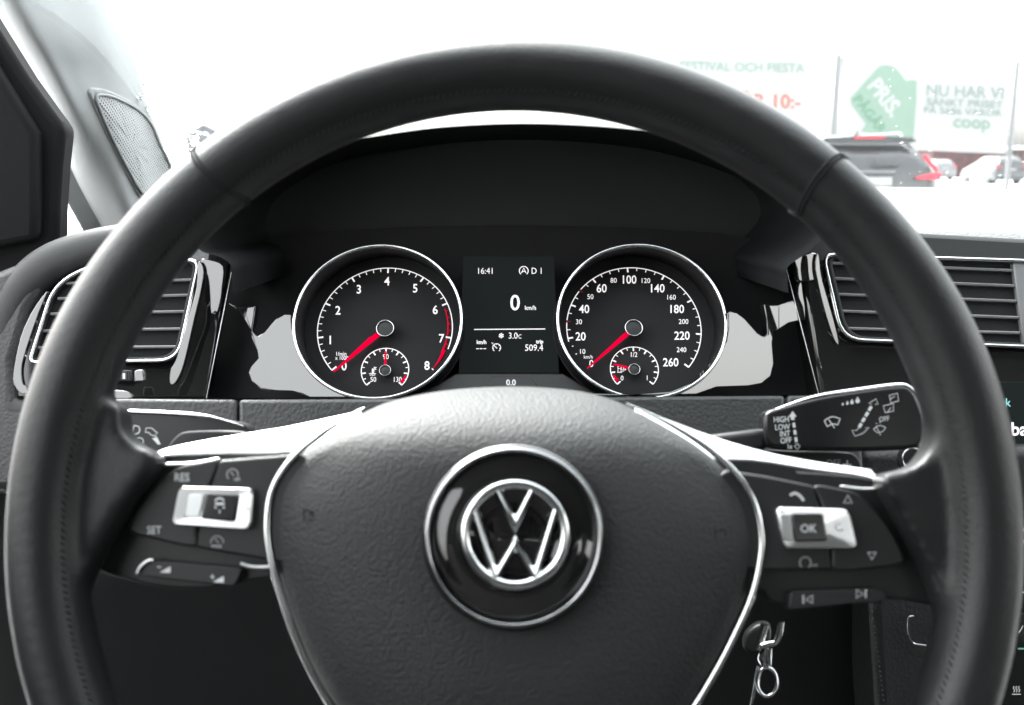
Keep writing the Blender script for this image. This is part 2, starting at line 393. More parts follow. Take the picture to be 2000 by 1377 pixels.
# ================================================================== OWN CAR SHELL
body = thing('own_car', (.37, 0, .2), 'inner shell of the car with a light grey roof lining around the driver', 'car body')
def box(name, a, b, mt, parent, bev=.01):
    (x0, y0, z0), (x1, y1, z1) = a, b
    V = [(x, y, z) for x in (x0, x1) for y in (y0, y1) for z in (z0, z1)]
    o = mesh(name, [Vector(v) for v in V], [[0, 1, 3, 2], [4, 6, 7, 5], [0, 4, 5, 1], [2, 3, 7, 6], [0, 2, 6, 4], [1, 5, 7, 3]], mt, parent)
    if bev: bevel(o, bev)
    return o
ROOFZ = 1.40
box('roof_lining', (-.36, -1.75, ROOFZ), (1.10, .22, ROOFZ + .05), M['roof'], body, .02)
box('floor_carpet', (-.55, -1.9, .17), (1.29, 1.3, .22), M['carpet'], body)
for x0, x1 in ((-.55, -.50), (1.24, 1.29)):
    box('door_panel', (x0, -1.7, .2), (x1, .55, .95), M['matte'], body)
box('rear_bulkhead', (-.55, -1.9, .2), (1.29, -1.82, 1.22), M['matte'], body)  # unseen; built high to cut light from the rear window
for s, x0, x1 in ((-1, -.52, -.36), (1, 1.26, 1.10)):
    for y0, y1, wd in ((-.62, -.60, .14), (-1.80, -1.62, .70), (-1.20, -1.15, .60)):  # narrow one is the pillar; wide ones close rear windows to cut light
        V = [Vector((x0, y0, .95)), Vector((x0, y0 + wd, .95)), Vector((x1, y1 + wd, ROOFZ)), Vector((x1, y1, ROOFZ))]
        prism('pillar_and_blocker', V, Vector((s, 0, 0)), .03, M['fabric'], body)
M['bonnet'] = mat('bonnet_lacquer', (.55, .56, .57), .25, metal=.3, coat=.7)
bonnet = thing('bonnet', (.37, 1.7, 1.0), 'pale car bonnet beyond the foot of the windscreen', 'bonnet')
V, Fc = [], []
nx, ny = 16, 8
for j in range(ny + 1):
    for i in range(nx + 1):
        u = i / nx * 2 - 1; v = j / ny
        V.append(Vector((.37 + .75 * u, 1.262 + v * .85, 1.020 - .02 * u * u - .30 * max(0, v - .35) ** 2 - (.01 if v == 0 else 0))))
for j in range(ny):
    for i in range(nx): Fc.append([j * (nx + 1) + i, j * (nx + 1) + i + 1, (j + 1) * (nx + 1) + i + 1, (j + 1) * (nx + 1) + i])
o = mesh('panel', V, Fc, M['bonnet'], bonnet); sm = o.modifiers.new('t', 'SOLIDIFY'); sm.thickness = .02
sweep('wiper_arm', [Vector(q) for q in ((.95, 1.25, .982), (.5, 1.24, .985), (.1, 1.25, .980))], .006, M['matte'], bonnet, sec=8)

# unseen driver's seat behind the camera, added to block light from the rear
seat = thing('driver_seat', (.0, -.35, .22), 'dark cloth driver seat behind the point of view, added to block rear light', 'seat')
for nm, a, b in (('backrest', (-.27, -.42, .35), (.27, -.24, 1.06)), ('headrest', (-.14, -.42, 1.08), (.14, -.30, 1.30)), ('cushion', (-.27, -.45, .3), (.27, .10, .48))):
    box(nm, a, b, M['carpet'], seat, .04)
# windscreen
M['glass'] = bpy.data.materials.new('windscreen_glass'); M['glass'].use_nodes = True
t = M['glass'].node_tree; t.nodes.clear(); out = t.nodes.new('ShaderNodeOutputMaterial'); mx = t.nodes.new('ShaderNodeMixShader'); tr = t.nodes.new('ShaderNodeBsdfTransparent'); gl = t.nodes.new('ShaderNodeBsdfGlossy')
lw = t.nodes.new('ShaderNodeLayerWeight'); lw.inputs[0].default_value = .5; fr = t.nodes.new('ShaderNodeMath'); fr.operation = 'POWER'; fr.inputs[1].default_value = 5; t.links.new(lw.outputs['Facing'], fr.inputs[0]); gl.inputs['Roughness'].default_value = .02; tr.inputs[0].default_value = (.93, .95, .95, 1)
t.links.new(fr.outputs[0], mx.inputs[0]); t.links.new(tr.outputs[0], mx.inputs[1]); t.links.new(gl.outputs[0], mx.inputs[2]); t.links.new(mx.outputs[0], out.inputs[0])
WA, WB = Vector((0, .20, ROOFZ + .02)), Vector((0, 1.22, 1.005))
wn = (WB - WA).cross(Vector((1, 0, 0))).normalized(); wn = wn if wn.y < 0 else -wn
WS = Plane(WA, n=wn)
ws = prism('windscreen', [Vector((-.46, WA.y, WA.z)), Vector((1.2, WA.y, WA.z)), Vector((1.26, WB.y, WB.z)), Vector((-.52, WB.y, WB.z))], wn, .005, M['glass'])
tag(ws, 'clear curved windscreen with raindrops above the dashboard', 'windscreen')
M['water'] = mat('water_drops', (.9, .92, .93), .03, spec=.5, ior=1.33); M['water'].node_tree.nodes['Principled BSDF'].inputs['Transmission Weight'].default_value = 1
bm = bmesh.new()
def drop(x, y, r, el, ang):
    c = WS.p(x, y, -.006); k = (c - CAM).length / F
    rx = Vector((math.cos(ang), 0, 0)) ; u = (Vector((1, 0, 0)) * math.cos(ang) + (wn.cross(Vector((1, 0, 0)))) * math.sin(ang)).normalized(); v = wn.cross(u)
    mtx = Matrix((u * r * k * el, v * r * k, wn * r * k * .5)).transposed().to_4x4(); mtx.translation = c
    bmesh.ops.create_icosphere(bm, subdivisions=1, radius=1, matrix=mtx)
for i in range(60):
    drop(random.uniform(1600, 1999), random.uniform(100, 370), random.uniform(.6, 1.5), random.uniform(1.5, 4), random.uniform(.5, 1.0))
for i in range(260):
    x = random.gauss(350, 30); y = random.gauss(290, 45)
    drop(x, y, random.uniform(1.5, 5), random.uniform(1, 2), random.uniform(-.6, .6))
for i in range(60): drop(random.uniform(270, 330), random.uniform(110, 260), random.uniform(1, 3), random.uniform(1, 3), random.uniform(-.3, .3))
me = bpy.data.meshes.new('raindrops'); bm.to_mesh(me); bm.free()
tag(link_mesh('raindrops', me, M['water'], None, smooth_all=True), 'small raindrops scattered on the windscreen glass', 'raindrops', kind='stuff')

# A pillar
pil = thing('windscreen_pillar', at(240, 420, 1.0), 'light grey fabric windscreen pillar with a ribbed speaker grille', 'pillar')
rows = [  # along the pillar: columns x and depth
    (-90, [(-70, .80), (-52, .755), (-20, .745), (25, .76), (80, .785), (160, .83), (212, .90)]),
    (60, [(8, .83), (28, .785), (60, .775), (100, .79), (145, .815), (205, .86), (250, .93)]),
    (150, [(62, .86), (82, .82), (110, .81), (140, .825), (180, .85), (230, .89), (278, .96)]),
    (250, [(110, .90), (128, .865), (155, .855), (185, .865), (215, .885), (260, .93), (308, 1.0)]),
    (340, [(140, .95), (150, .92), (176, .905), (215, .905), (245, .92), (285, .965), (337, 1.04)]),
    (460, [(205, 1.0), (214, .985), (235, .97), (262, .955), (285, .965), (320, 1.01), (372, 1.09)]),
    (560, [(265, 1.05), (274, 1.035), (290, 1.02), (310, 1.005), (330, 1.015), (360, 1.06), (412, 1.14)]),
]
G = []
for y, cs in rows: G.append(smooth([(x, y, d) for x, d in cs], False, 4))
nc = len(G[0]); cols = [smooth([G[r][c] for r in range(len(G))], False, 6) for c in range(nc)]
nr = len(cols[0]); V = [at(*cols[c][r]) for r in range(nr) for c in range(nc)]
Fc = [[r * nc + c, r * nc + c + 1, (r + 1) * nc + c + 1, (r + 1) * nc + c] for r in range(nr - 1) for c in range(nc - 1)]
o = mesh('trim', V, Fc, M['fabric'], pil, smooth_all=True); sd_ = o.modifiers.new('s', 'SOLIDIFY'); sd_.thickness = .02; sd_.offset = -1
# make sure the solid goes backwards, away from the cabin
n0 = o.data.polygons[0].normal
if n0.dot(CAM - at(200, 200, .85)) < 0: o.data.flip_normals()
# second trim strip under the pillar
sp = three(at(130, 330, .93), at(205, 450, .99), at(160, 455, .98))
slab('lower_trim', [(112, 290), (150, 318), (262, 530), (205, 530), (125, 385)], sp, 0, .02, M['fabric'], pil, .002)
# speaker grille
gp = three(at(215, 215, .872), at(285, 215, .945 - .015), at(300, 360, 1.0 - .02))
GR = smooth([(172, 178), (180, 171), (212, 177), (262, 203), (293, 236), (312, 280), (336, 335), (322, 380), (290, 392), (272, 385), (245, 340), (205, 262), (178, 200)], True, 4)
cxg, cyg = 250, 280
GRID = [cols[c][r] for r in range(nr) for c in range(nc)]
GA = np.array(GRID)
class PillarSurf:
    """the curved trim surface itself"""
    n = gp.n
    def p(s, x, y, h=0):
        d2 = (GA[:, 0] - x) ** 2 + (GA[:, 1] - y) ** 2; ix = np.argpartition(d2, 28)[:28]; w_ = 1 / (d2[ix] + 400); return at(x, y, float((GA[ix, 2] * w_).sum() / w_.sum())) + gp.n * h
PS = PillarSurf()
dome('speaker_surround', GR, (cxg, cyg), PS, [(1.0, .0005), (.985, .0022), (.95, .0026), (.93, .0022), (.6, .001)], M['fabric'], pil, back=.004)
sweep('speaker_rim', [PS.p(x, y, .004) for x, y in scl(GR, .89, (cxg, cyg))], .0013, M['fabric'], pil, closed=True, sec=8)
m = mat('perforated_grille', (.4, .41, .41), .7); M['grille'] = m; t = m.node_tree
tc = t.nodes.new('ShaderNodeTexCoord'); vo = t.nodes.new('ShaderNodeTexVoronoi'); vo.inputs['Randomness'].default_value = 0; vo.inputs['Scale'].default_value = 1; vo.voronoi_dimensions = '2D'
mp = t.nodes.new('ShaderNodeMapping'); mp.inputs['Rotation'].default_value = (R(90), 0, 0); t.links.new(tc.outputs['UV'], vo.inputs['Vector'])
cr = t.nodes.new('ShaderNodeValToRGB'); cr.color_ramp.elements[0].position = .24; cr.color_ramp.elements[0].color = (.05, .05, .052, 1); cr.color_ramp.elements[1].position = .34; cr.color_ramp.elements[1].color = (.46, .47, .47, 1)
t.links.new(vo.outputs['Distance'], cr.inputs[0]); t.links.new(cr.outputs[0], t.nodes['Principled BSDF'].inputs['Base Color'])
gr_o = dome('speaker_grille', scl(GR, .86, (cxg, cyg)), (cxg, cyg), PS, [(1.0, .0035), (.8, .0042), (.55, .0044), (.3, .0044)], m, pil, back=.002)
uvl = gr_o.data.uv_layers.new(name='UVMap'); off = wloc(gr_o)
gx = (gp.p(300, 360) - gp.p(215, 215)).normalized(); gy = gx.cross(gp.n)
for lp in gr_o.data.loops:
    q = gr_o.data.vertices[lp.vertex_index].co; uvl.data[lp.index].uv = (q.dot(gx) / .0031, q.dot(gy) / .0031)
# door frame at far left
df = Plane(at(60, 300, .70), elev=0, yaw=8)
dr = thing('door_frame', df.p(60, 520), 'black front door window frame at the left edge of the view', 'door frame')
M['doorblack'] = mat('door_frame_black', (.010, .010, .0105), .85, spec=.12, grain=('noise', 600, .2))
slab('window_frame', [(-420, -260), (-187, -170), (-72, -50), (-12, 46), (52, 148), (100, 215), (127, 250), (119, 320), (114, 400), (112, 476), (80, 530), (-60, 600), (-420, 660)], df, 0, .03, M['doorblack'], dr, .006, 3)
slab('rubber_seal', [(-420, -200), (-200, -110), (-90, 10), (-30, 95), (35, 200), (72, 262), (72, 420), (70, 470), (-420, 560)], df, .012, .02, M['doorblack'], dr, .005, 3)

# ================================================================== DASHBOARD
dash = thing('dashboard', (.37, .75, .6), 'black dashboard with grained skin and gloss black panels behind the steering wheel', 'dashboard')
# top skin to the right of and behind the cowl (world coordinates)
V, Fc = [], []
def dtop(x, v):
    y = .655 + v * .585 + .03 * min(1, abs(x - .4))
    edge = at(1800 if x < .27 else 1900, 452, .655).z
    z0 = 1.0085 - .006 * (x - .27) / .3
    q_ = min(1, max(0, (-.17 - x) / .14)); z0 -= .055 * q_ * q_ * (3 - 2 * q_) + .006 * q_
    q2 = min(1, max(0, (.215 - abs(x)) / .02)); y = y + .12 * q2 * (1 - v)
    z = z0 + .004 * math.sin(v * 3) - (.012 * (1 - min(1, v / .06)) ** 2)
    return Vector((x, y, z))
nx, ny = 40, 26
for j in range(ny + 1):
    for i in range(nx + 1):
        V.append(dtop(-.55 + 1.8 * i / nx, (j / ny) ** 1.3))
for j in range(ny):
    for i in range(nx): Fc.append([j * (nx + 1) + i, j * (nx + 1) + i + 1, (j + 1) * (nx + 1) + i + 1, (j + 1) * (nx + 1) + i])
o = mesh('top_skin', V, Fc, M['dashtop'], dash); q = o.modifiers.new('s', 'SOLIDIFY'); q.thickness = .03; q.offset = -1
if o.data.polygons[0].normal.z < 0: o.data.flip_normals()
# main mass
box('dash_core', (-.50, .70, .45), (1.2, 1.15, .965), M['matte'], dash, .01)
# fascia upper (dark strip under top skin, right)
slab('upper_fascia', [(1560, 452), (1800, 452), (2000, 463), (2400, 480), (2400, 530), (1560, 520)], FP, -.005, .05, M['matte'], dash, .004)
slab('gloss_panel', [(1556, 470), (2400, 480), (2400, 800), (1960, 775), (1604, 772)], FP, -.006, .03, M['piano'], dash, .003)
GL1 = Plane(FP.p(330, 640, -.011), elev=26, yaw=15); slab('gloss_panel', [(216, 490), (455, 468), (450, 520), (404, 779), (216, 779)], GL1, 0, .03, M['piano'], dash, .002)
GL2 = Plane(FP.p(110, 650, -.010), elev=26, yaw=12); slab('gloss_panel', [(20, 540), (110, 495), (215, 490), (215, 779), (30, 779)], GL2, 0, .03, M['piano'], dash, .002)
# cowl over the cluster
M['cowl_lifted'] = mat('cowl_black_lifted', (.046, .047, .048), .9, grain=('noise', 700, .2), spec=.04)  # paler copy of the cowl plastic, lifting the shaded back
M['cowl'] = mat('cowl_black', (.022, .023, .024), .85, grain=('noise', 700, .2), spec=.04)  # same plastic darkened, as the lining catches side light
def cowl_pt(px_, py_, d): return at(px_, py_, d)
front = smooth([(455, 572), (455, 545), (452, 520), (430, 502), (388, 486), (382, 440), (412, 385), (470, 345), (540, 308), (630, 283), (715, 270), (850, 251), (1000, 243), (1130, 246), (1245, 255), (1350, 270), (1465, 300), (1588, 352), (1625, 425), (1590, 482), (1540, 520), (1538, 545), (1540, 572)], False, 6)
V, Fc = [], []; k = len(front)
prof = [(.625, 1.0), (.600, .985), (.585, .99), (.580, 1.0), (.590, 1.012), (.63, 1.03), (.80, 1.04), (1.0, .97)]
base = at(1000, 560, .6)
for d, s in prof:
    for x, y in front:
        p_ = at(x, y, .58); c_ = at(1000, 560, .58)
        q_ = c_ + (p_ - c_) * s
        if d > .58:
            q_ += Vector((0, d - .58, 0)) * 1.0
            q_.z -= max(0, d - .66) * .14
        else: q_ += Vector((0, d - .58, 0))
        V.append(q_)
for r in range(len(prof) - 1):
    for i in range(k - 1): Fc.append([r * k + i, r * k + i + 1, (r + 1) * k + i + 1, (r + 1) * k + i])
mesh('cluster_cowl', V, Fc, M['cowl'], dash, angle=70)
slab('cowl_back', [(x, max(y, 262)) for x, y in scl([(600, 640), (440, 430), (520, 330), (715, 275), (1000, 250), (1245, 262), (1440, 320), (1560, 430), (1450, 640)], .96, (1000, 560))], Plane(at(1000, 500, .70), elev=2), 0, .02, M['cowl_lifted'], dash)
# inner lining of the cowl
V, Fc = [], []
for d, s in [(.600, .985), (.63, .96), (.70, .93)]:
    for x, y in front:
        p_ = at(x, y, .58); c_ = at(1000, 560, .58); V.append(c_ + (p_ - c_) * s + Vector((0, d - .58, 0)))
for r in range(2):
    for i in range(k - 1): Fc.append([r * k + i, r * k + i + 1, (r + 1) * k + i + 1, (r + 1) * k + i])
mesh('cowl_lining', V, Fc, M['cowl'], dash, angle=70)
# lower grained strip
slab('lower_pad', [(100, 776), (463, 779), (463, 960), (100, 960)], LS, 0, .04, M['dashgrain'], dash, .0025, 3)
slab('lower_pad', [(465, 779), (1534, 771), (1534, 960), (465, 960)], LS, 0, .04, M['dashgrain'], dash, .0025, 3)
slab('lower_pad', [(1537, 771), (1680, 770), (1690, 960), (1537, 960)], LS, 0, .04, M['dashgrain'], dash, .0025, 3)
# left pod, grained surround of the vent
slab('side_pad', [(-400, 640), (-40, 540), (60, 500), (150, 472), (300, 448), (300, 500), (110, 520), (60, 600), (30, 700), (30, 790), (230, 800), (230, 960), (-400, 960)], FP, -.002, .05, M['dashgrain'], dash, .006, 3)
sur = smooth([(330, 462), (230, 474), (150, 496), (90, 524), (45, 566), (16, 620), (2, 680), (-2, 745), (12, 790), (50, 806), (120, 812), (230, 812)], False, 5)
sweep('vent_surround', [FP.p(x, y, -.009) for x, y in sur], [.0095 + .0040 * math.sin(math.pi * min(1, i / 30)) for i in range(len(sur))], M['dashfine'], dash, nn=FP.n, flat=.7, sec=24)
# knee panel, column shroud, console
slab('knee_panel', [(-400, 900), (1700, 900), (1740, 1900), (-400, 1900)], Plane(at(1000, 1000, .62), elev=-5), 0, .03, M['soft'], dash, .005)
kp = Plane(at(1750, 1200, .60), elev=5)
slab('console_side', [(1683, 880), (2500, 860), (2500, 1900), (1745, 1900), (1702, 1180)], kp, 0, .05, M['dashgrain'], dash, .006)
sw = [(1686, 960), (1703, 1190), (1716, 1290), (1727, 1377), (1745, 1500)]
P = Print(kp, .0015)
pts = smooth(sw, False, 18)
for i in range(0, len(pts) - 1, 2):
    P.line([pts[i], ((pts[i][0] + pts[i + 1][0]) / 2 + .5, (pts[i][1] + pts[i + 1][1]) / 2 + 1)], 2.6)
P.make('stitching', M['stitch'], dash)
# ------------------------------------------------------------------ vents
def vent(label, outline, rad, rows_, divider=None, door=None):
    c = (sum(x for x, y in outline) / len(outline), sum(y for x, y in outline) / len(outline))
    v = thing('air_vent', FP.p(*c), label, 'air vent')
    ol = rounded(outline, rad, 6)
    slab('vent_recess', ol, FP, -.003, .02, M['cowl'], v)
    sweep('chrome_frame', [FP.p(x, y, .001) for x, y in ol], .00115, M['chrome'], v, closed=True, sec=10, nn=FP.n, flat=1.1)
    sweep('inner_lip', [FP.p(x, y, -.001) for x, y in scl(ol, .975, c)], .0016, M['matte'], v, closed=True, sec=8)
    for (x0, y0, x1, y1) in rows_:
        a0, a1 = FP.p(x0, y0, .0), FP.p(x1, y1, .0)
        u = (a1 - a0).normalized(); up_ = FP.n.cross(u)
        if up_.z < 0: up_ = -up_
        V = []
        for a_ in (a0, a1):
            V += [a_, a_ + up_ * .0006 - FP.n * .0005, a_ + up_ * .0009 - FP.n * .010, a_ - up_ * .0008 - FP.n * .010, a_ - up_ * .0010 - FP.n * .0004]
        mesh('slat', V, [[0, 1, 6, 5], [1, 2, 7, 6], [2, 3, 8, 7], [3, 4, 9, 8], [4, 0, 5, 9], [0, 1, 2, 3, 4], [5, 6, 7, 8, 9]], M['slat'], v)
    return v
M['slat'] = mat('vent_slat', (.16, .162, .165), .35, speck=.05, spec=.6)
lv = vent('left air vent with a bright chrome edge in the dashboard corner', [(105, 560), (170, 520), (390, 508), (347, 704), (58, 708)], [40, 45, 22, 38, 14],
          [(128, 552, 380, 545), (112, 582, 375, 575), (98, 612, 369, 607), (84, 645, 362, 641), (72, 678, 353, 676)])
slab('thumb_wheel', [(200, 722), (258, 722), (258, 745), (200, 745)], FP, .003, .01, M['soft'], lv, .001)
P = Print(FP, .0034); P.line([(242, 729), (242, 740)], 5); P.make('wheel_mark', M['icon'], lv)
for i in range(14):
    x = 203 + i * 2.7 if i < 12 else 247 + (i - 12) * 4
    slab('wheel_rib', [(x, 724), (x + 1.1, 724), (x + 1.1, 743), (x, 743)], FP, .0036, .001, M['soft'], lv)
rv = vent('centre air vent with long slats right of the steering wheel rim', [(1607, 497), (2330, 520), (2330, 690), (1645, 663)], [24, 10, 10, 42],
          [(1612, 512, 1978, 527), (1616, 542, 1982, 557), (1624, 573, 1986, 587), (1634, 606, 1990, 619), (1643, 640, 1992, 649)])
slab('vent_divider', [(1978, 512), (2010, 513), (2026, 672), (2000, 671)], FP, .0005, .01, M['slat'], rv, .001)
for (x0, y0, x1, y1) in [(2022, 530, 2300, 541), (2025, 559, 2300, 570), (2028, 590, 2300, 600), (2031, 621, 2300, 632), (2033, 652, 2300, 661)]:
    prism('slat', [FP.p(x0, y0 - 1), FP.p(x1, y1 - 1), FP.p(x1, y1 + 2), FP.p(x0, y0 + 2)], FP.n, .01, M['slat'], rv)

# reflections on the vent surrounds, cut as lacquered faces tilted to the side windows
def toward(px_, py_, d, target):
    p_ = at(px_, py_, d); a_ = (CAM - p_).normalized(); b2_ = (Vector(target) - p_).normalized()
    return Plane(p_, n=(a_ + b2_))
LWIN, RWIN = (-.46, -.05, 1.17), (1.20, -.25, 1.17)
def facet(name, px, d, target, thick=.004, off=0, m_='lacquer', parent=None, c=None):
    c = c or (sum(x for x, y in px) / len(px), sum(y for x, y in px) / len(px))
    pl = toward(c[0], c[1], d, target)
    return slab(name, px, pl, off, thick, M[m_], parent or dash, .0008, 2)
facet('reflection_facet', smooth([(392, 508), (412, 508), (436, 520), (434, 560), (430, 590), (424, 610), (420, 608), (412, 612), (410, 580), (406, 540)], True, 3), .588, LWIN)
facet('reflection_facet', smooth([(386, 515), (392, 512), (398, 530), (392, 570), (380, 620), (362, 700), (350, 735), (338, 751), (331, 745), (334, 720), (345, 700), (368, 620), (384, 560)], True, 3), .584, LWIN)
facet('reflection_facet', smooth([(86, 575), (92, 572), (76, 610), (52, 680), (42, 720), (45, 750), (52, 755), (52, 768), (40, 768), (28, 752), (26, 730), (40, 660), (62, 610)], True, 3), .578, LWIN)
facet('reflection_facet', [(262, 723), (280, 721), (283, 745), (261, 746)], .58, LWIN)
facet('reflection_facet', smooth([(219, 763), (248, 764), (258, 778), (219, 778)], True, 3), .575, LWIN)
facet('reflection_facet', smooth([(1553, 503), (1595, 494), (1590, 520), (1594, 545), (1575, 550), (1560, 548), (1556, 525)], True, 3), .588, RWIN)
facet('reflection_facet', smooth([(1560, 560), (1565, 552), (1568, 575), (1572, 600), (1572, 625), (1568, 600), (1560, 580)], True, 3), .586, RWIN)
facet('reflection_facet', smooth([(1596, 496), (1600, 505), (1604, 540), (1618, 590), (1632, 640), (1638, 672), (1630, 664), (1618, 630), (1604, 580), (1593, 525)], True, 3), .583, RWIN)
# seam highlights either side of the cluster, put in as thin silver beads
for a_, b2_ in (((452, 532), (403, 778)), ((1534, 518), (1599, 770))):
    sweep('edge_highlight', [FP.p(a_[0], a_[1], .002), FP.p((a_[0] + b2_[0]) / 2, (a_[1] + b2_[1]) / 2, .003), FP.p(b2_[0], b2_[1], .002)], [.0001, .00025, .0001], M['satin'], dash, sec=8)

# ================================================================== INSTRUMENT CLUSTER
ic = thing('instrument_cluster', CL.p(1000, 770), 'instrument cluster with two round dials and a small display behind the wheel', 'instrument cluster')
slab('gloss_surround', smooth([(404, 778), (425, 640), (450, 480), (1000, 440), (1545, 480), (1575, 640), (1600, 771)], False, 3), CL, -.050, .01, M['face'], ic)
patch_l = [(445, 591), (460, 598), (477, 600), (499, 597), (496, 622), (492, 646), (498, 653), (505, 655), (516, 649), (528, 634), (540, 621), (555, 613), (569, 614), (571, 640), (580, 676), (600, 717), (635, 750), (680, 771), (760, 777), (605, 777), (590, 770), (570, 765), (537, 764), (510, 760), (490, 745), (484, 727), (490, 715), (504, 700), (501, 685), (490, 660), (489, 646), (472, 617), (457, 602)]
facet('reflection_patch', patch_l, .604, LWIN, .006, parent=ic, c=(540, 700))  # outline of a reflection, built as a tilted lacquered face
patch_r = [(1421, 612), (1427, 607), (1440, 610), (1455, 622), (1480, 650), (1490, 657), (1500, 652), (1498, 625), (1493, 594), (1520, 596), (1550, 586), (1556, 596), (1561, 627), (1540, 632), (1512, 650), (1509, 670), (1512, 710), (1506, 735), (1488, 750), (1460, 755), (1400, 757), (1380, 764), (1360, 771), (1180, 775), (1110, 768), (1240, 770), (1310, 765), (1360, 745), (1400, 705), (1418, 665), (1422, 640)]
facet('reflection_patch', patch_r, .604, RWIN, .006, parent=ic, c=(1480, 700))
facet('reflection_insert', smooth([(1424, 618), (1436, 640), (1448, 680), (1453, 715), (1447, 728), (1425, 733), (1390, 733), (1408, 700), (1420, 665)], True, 3), .601, RWIN, .003, parent=ic, m_='soft')  # face inside the reflected shape, tilted to the same window
# bottom trim strip with the reset key
slab('trim_strip', [(890, 729), (1100, 729), (1135, 750), (1180, 776), (800, 777), (855, 750)], CL, -.008, .02, M['soft'], ic, .001)
key = slab('reset_key', rounded([(964, 735), (1034, 735), (1054, 757), (944, 757)], 5), CL, -.0065, .004, M['soft'], ic, .0008)
text('numeral', '0.0', 998, 747, 11, CL, -.0063, M['icon'], key, bold=.02)
# centre display
disp = slab('display', [(905, 500), (1082, 500), (1092, 728), (896, 728)], CL, -.030, .003, M['screen'], ic, .0005)
DP = CL.shift(-.0297)
def dt(n, s, x, y, h, **k): return text(n, s, x, y, h, DP, 0, M[k.pop('m', 'lit')], disp, **k)
dt('clock_text', '16:41', 948, 529, 12, sx=.9); dt('gear_text', 'D 1', 1049, 529, 12, sx=.9)
dt('speed_digit', '0', 1006, 591, 30, sx=.95, bold=.01); dt('unit_text', 'km/h', 1036, 601, 8.5, sx=.92, bold=.01)
dt('temperature_text', '3.0', 1002, 655.5, 12, sx=.9); dt('unit_text', '°C', 1013.5, 657, 8, sx=.85)
dt('unit_text', 'km/h', 940.5, 668, 7.5, bold=.03, sx=.9); dt('trip_label', 'trip', 1054, 668.5, 7.5, bold=.03, sx=.9); dt('trip_distance', '509.4', 1043, 679, 12.5, sx=.92)
P = Print(DP, 0)
P.line([(926, 643.5), (1065, 642.5)], 1.8); [P.line([(930 + 7 * i, 681), (935.5 + 7 * i, 681)], 1.6) for i in range(3)]
P.line(circ(1023, 529, 8.6, 30, -50, 230), 1.7); P.line([(1018.7, 533), (1023, 523.5), (1027.3, 533)], 1.8); P.line([(1020.3, 530), (1025.7, 530)], 1.5)
for a_ in range(0, 180, 60):
    dx, dy = 5.2 * math.cos(R(a_ + 30)), 5.2 * math.sin(R(a_ + 30)); P.line([(979 - dx, 655.5 - dy), (979 + dx, 655.5 + dy)], 1.3)
for a_ in range(0, 360, 60):
    c_, s_ = math.cos(R(a_ + 30)), math.sin(R(a_ + 30)); e_ = (979 + 3 * c_, 655.5 + 3 * s_)
    for q in (-50, 50): P.line([e_, (e_[0] + 2 * math.cos(R(a_ + 30 + q)), e_[1] + 2 * math.sin(R(a_ + 30 + q)))], 1.1)
P.line(circ(970, 679, 7.8, 26, -55, 235), 1.5); P.line([(964, 674), (971, 680.5)], 1.6)
for a_ in (-10, 40, 90, 140, 190): P.line([(970 + 5.4 * math.cos(R(a_)), 679 - 5.4 * math.sin(R(a_))), (970 + 7.4 * math.cos(R(a_)), 679 - 7.4 * math.sin(R(a_)))], 1.2)
P.line([(960, 669), (962.5, 672), (963.5, 669)], 1.1)
P.make('display_symbols', M['lit'], disp)

def polar(pl, c, rw, a, h=0):
    """point on the dial plane at angle a (deg), radius rw metres, round pixel centre c"""
    o_ = pl.p(c[0], c[1], h); u = Vector((1, 0, 0)); v = u.cross(pl.n) * -1
    v = pl.n.cross(u)
    if v.z < 0: v = -v
    return o_ + u * (rw * math.cos(R(a))) + v * (rw * math.sin(R(a)))
class Dial:
    def __init__(s, pl, c, h): s.pl, s.c, s.h, s.V, s.F = pl, c, h, [], []
    def tick(s, a, r0, r1, wd):
        b = len(s.V); A = polar(s.pl, s.c, r0, a, s.h); B = polar(s.pl, s.c, r1, a, s.h); t_ = (B - A).normalized().cross(s.pl.n) * wd / 2
        s.V += [A - t_, A + t_, B + t_, B - t_]; s.F.append([b, b + 1, b + 2, b + 3])
    def arc(s, a0, a1, r, wd, wd1=None, inner=False, n=40):
        b = len(s.V)
        for i in range(n + 1):
            f = i / n; a = a0 + (a1 - a0) * f; w_ = wd + ((wd1 if wd1 is not None else wd) - wd) * f
            r0, r1 = (r - w_, r) if inner else (r - w_ / 2, r + w_ / 2)
            s.V += [polar(s.pl, s.c, r0, a, s.h), polar(s.pl, s.c, r1, a, s.h)]
        for i in range(n): s.F.append([b + 2 * i, b + 2 * i + 1, b + 2 * i + 3, b + 2 * i + 2])
    def make(s, name, m_, parent): return mesh(name, s.V, s.F, m_, parent, recalc=False)
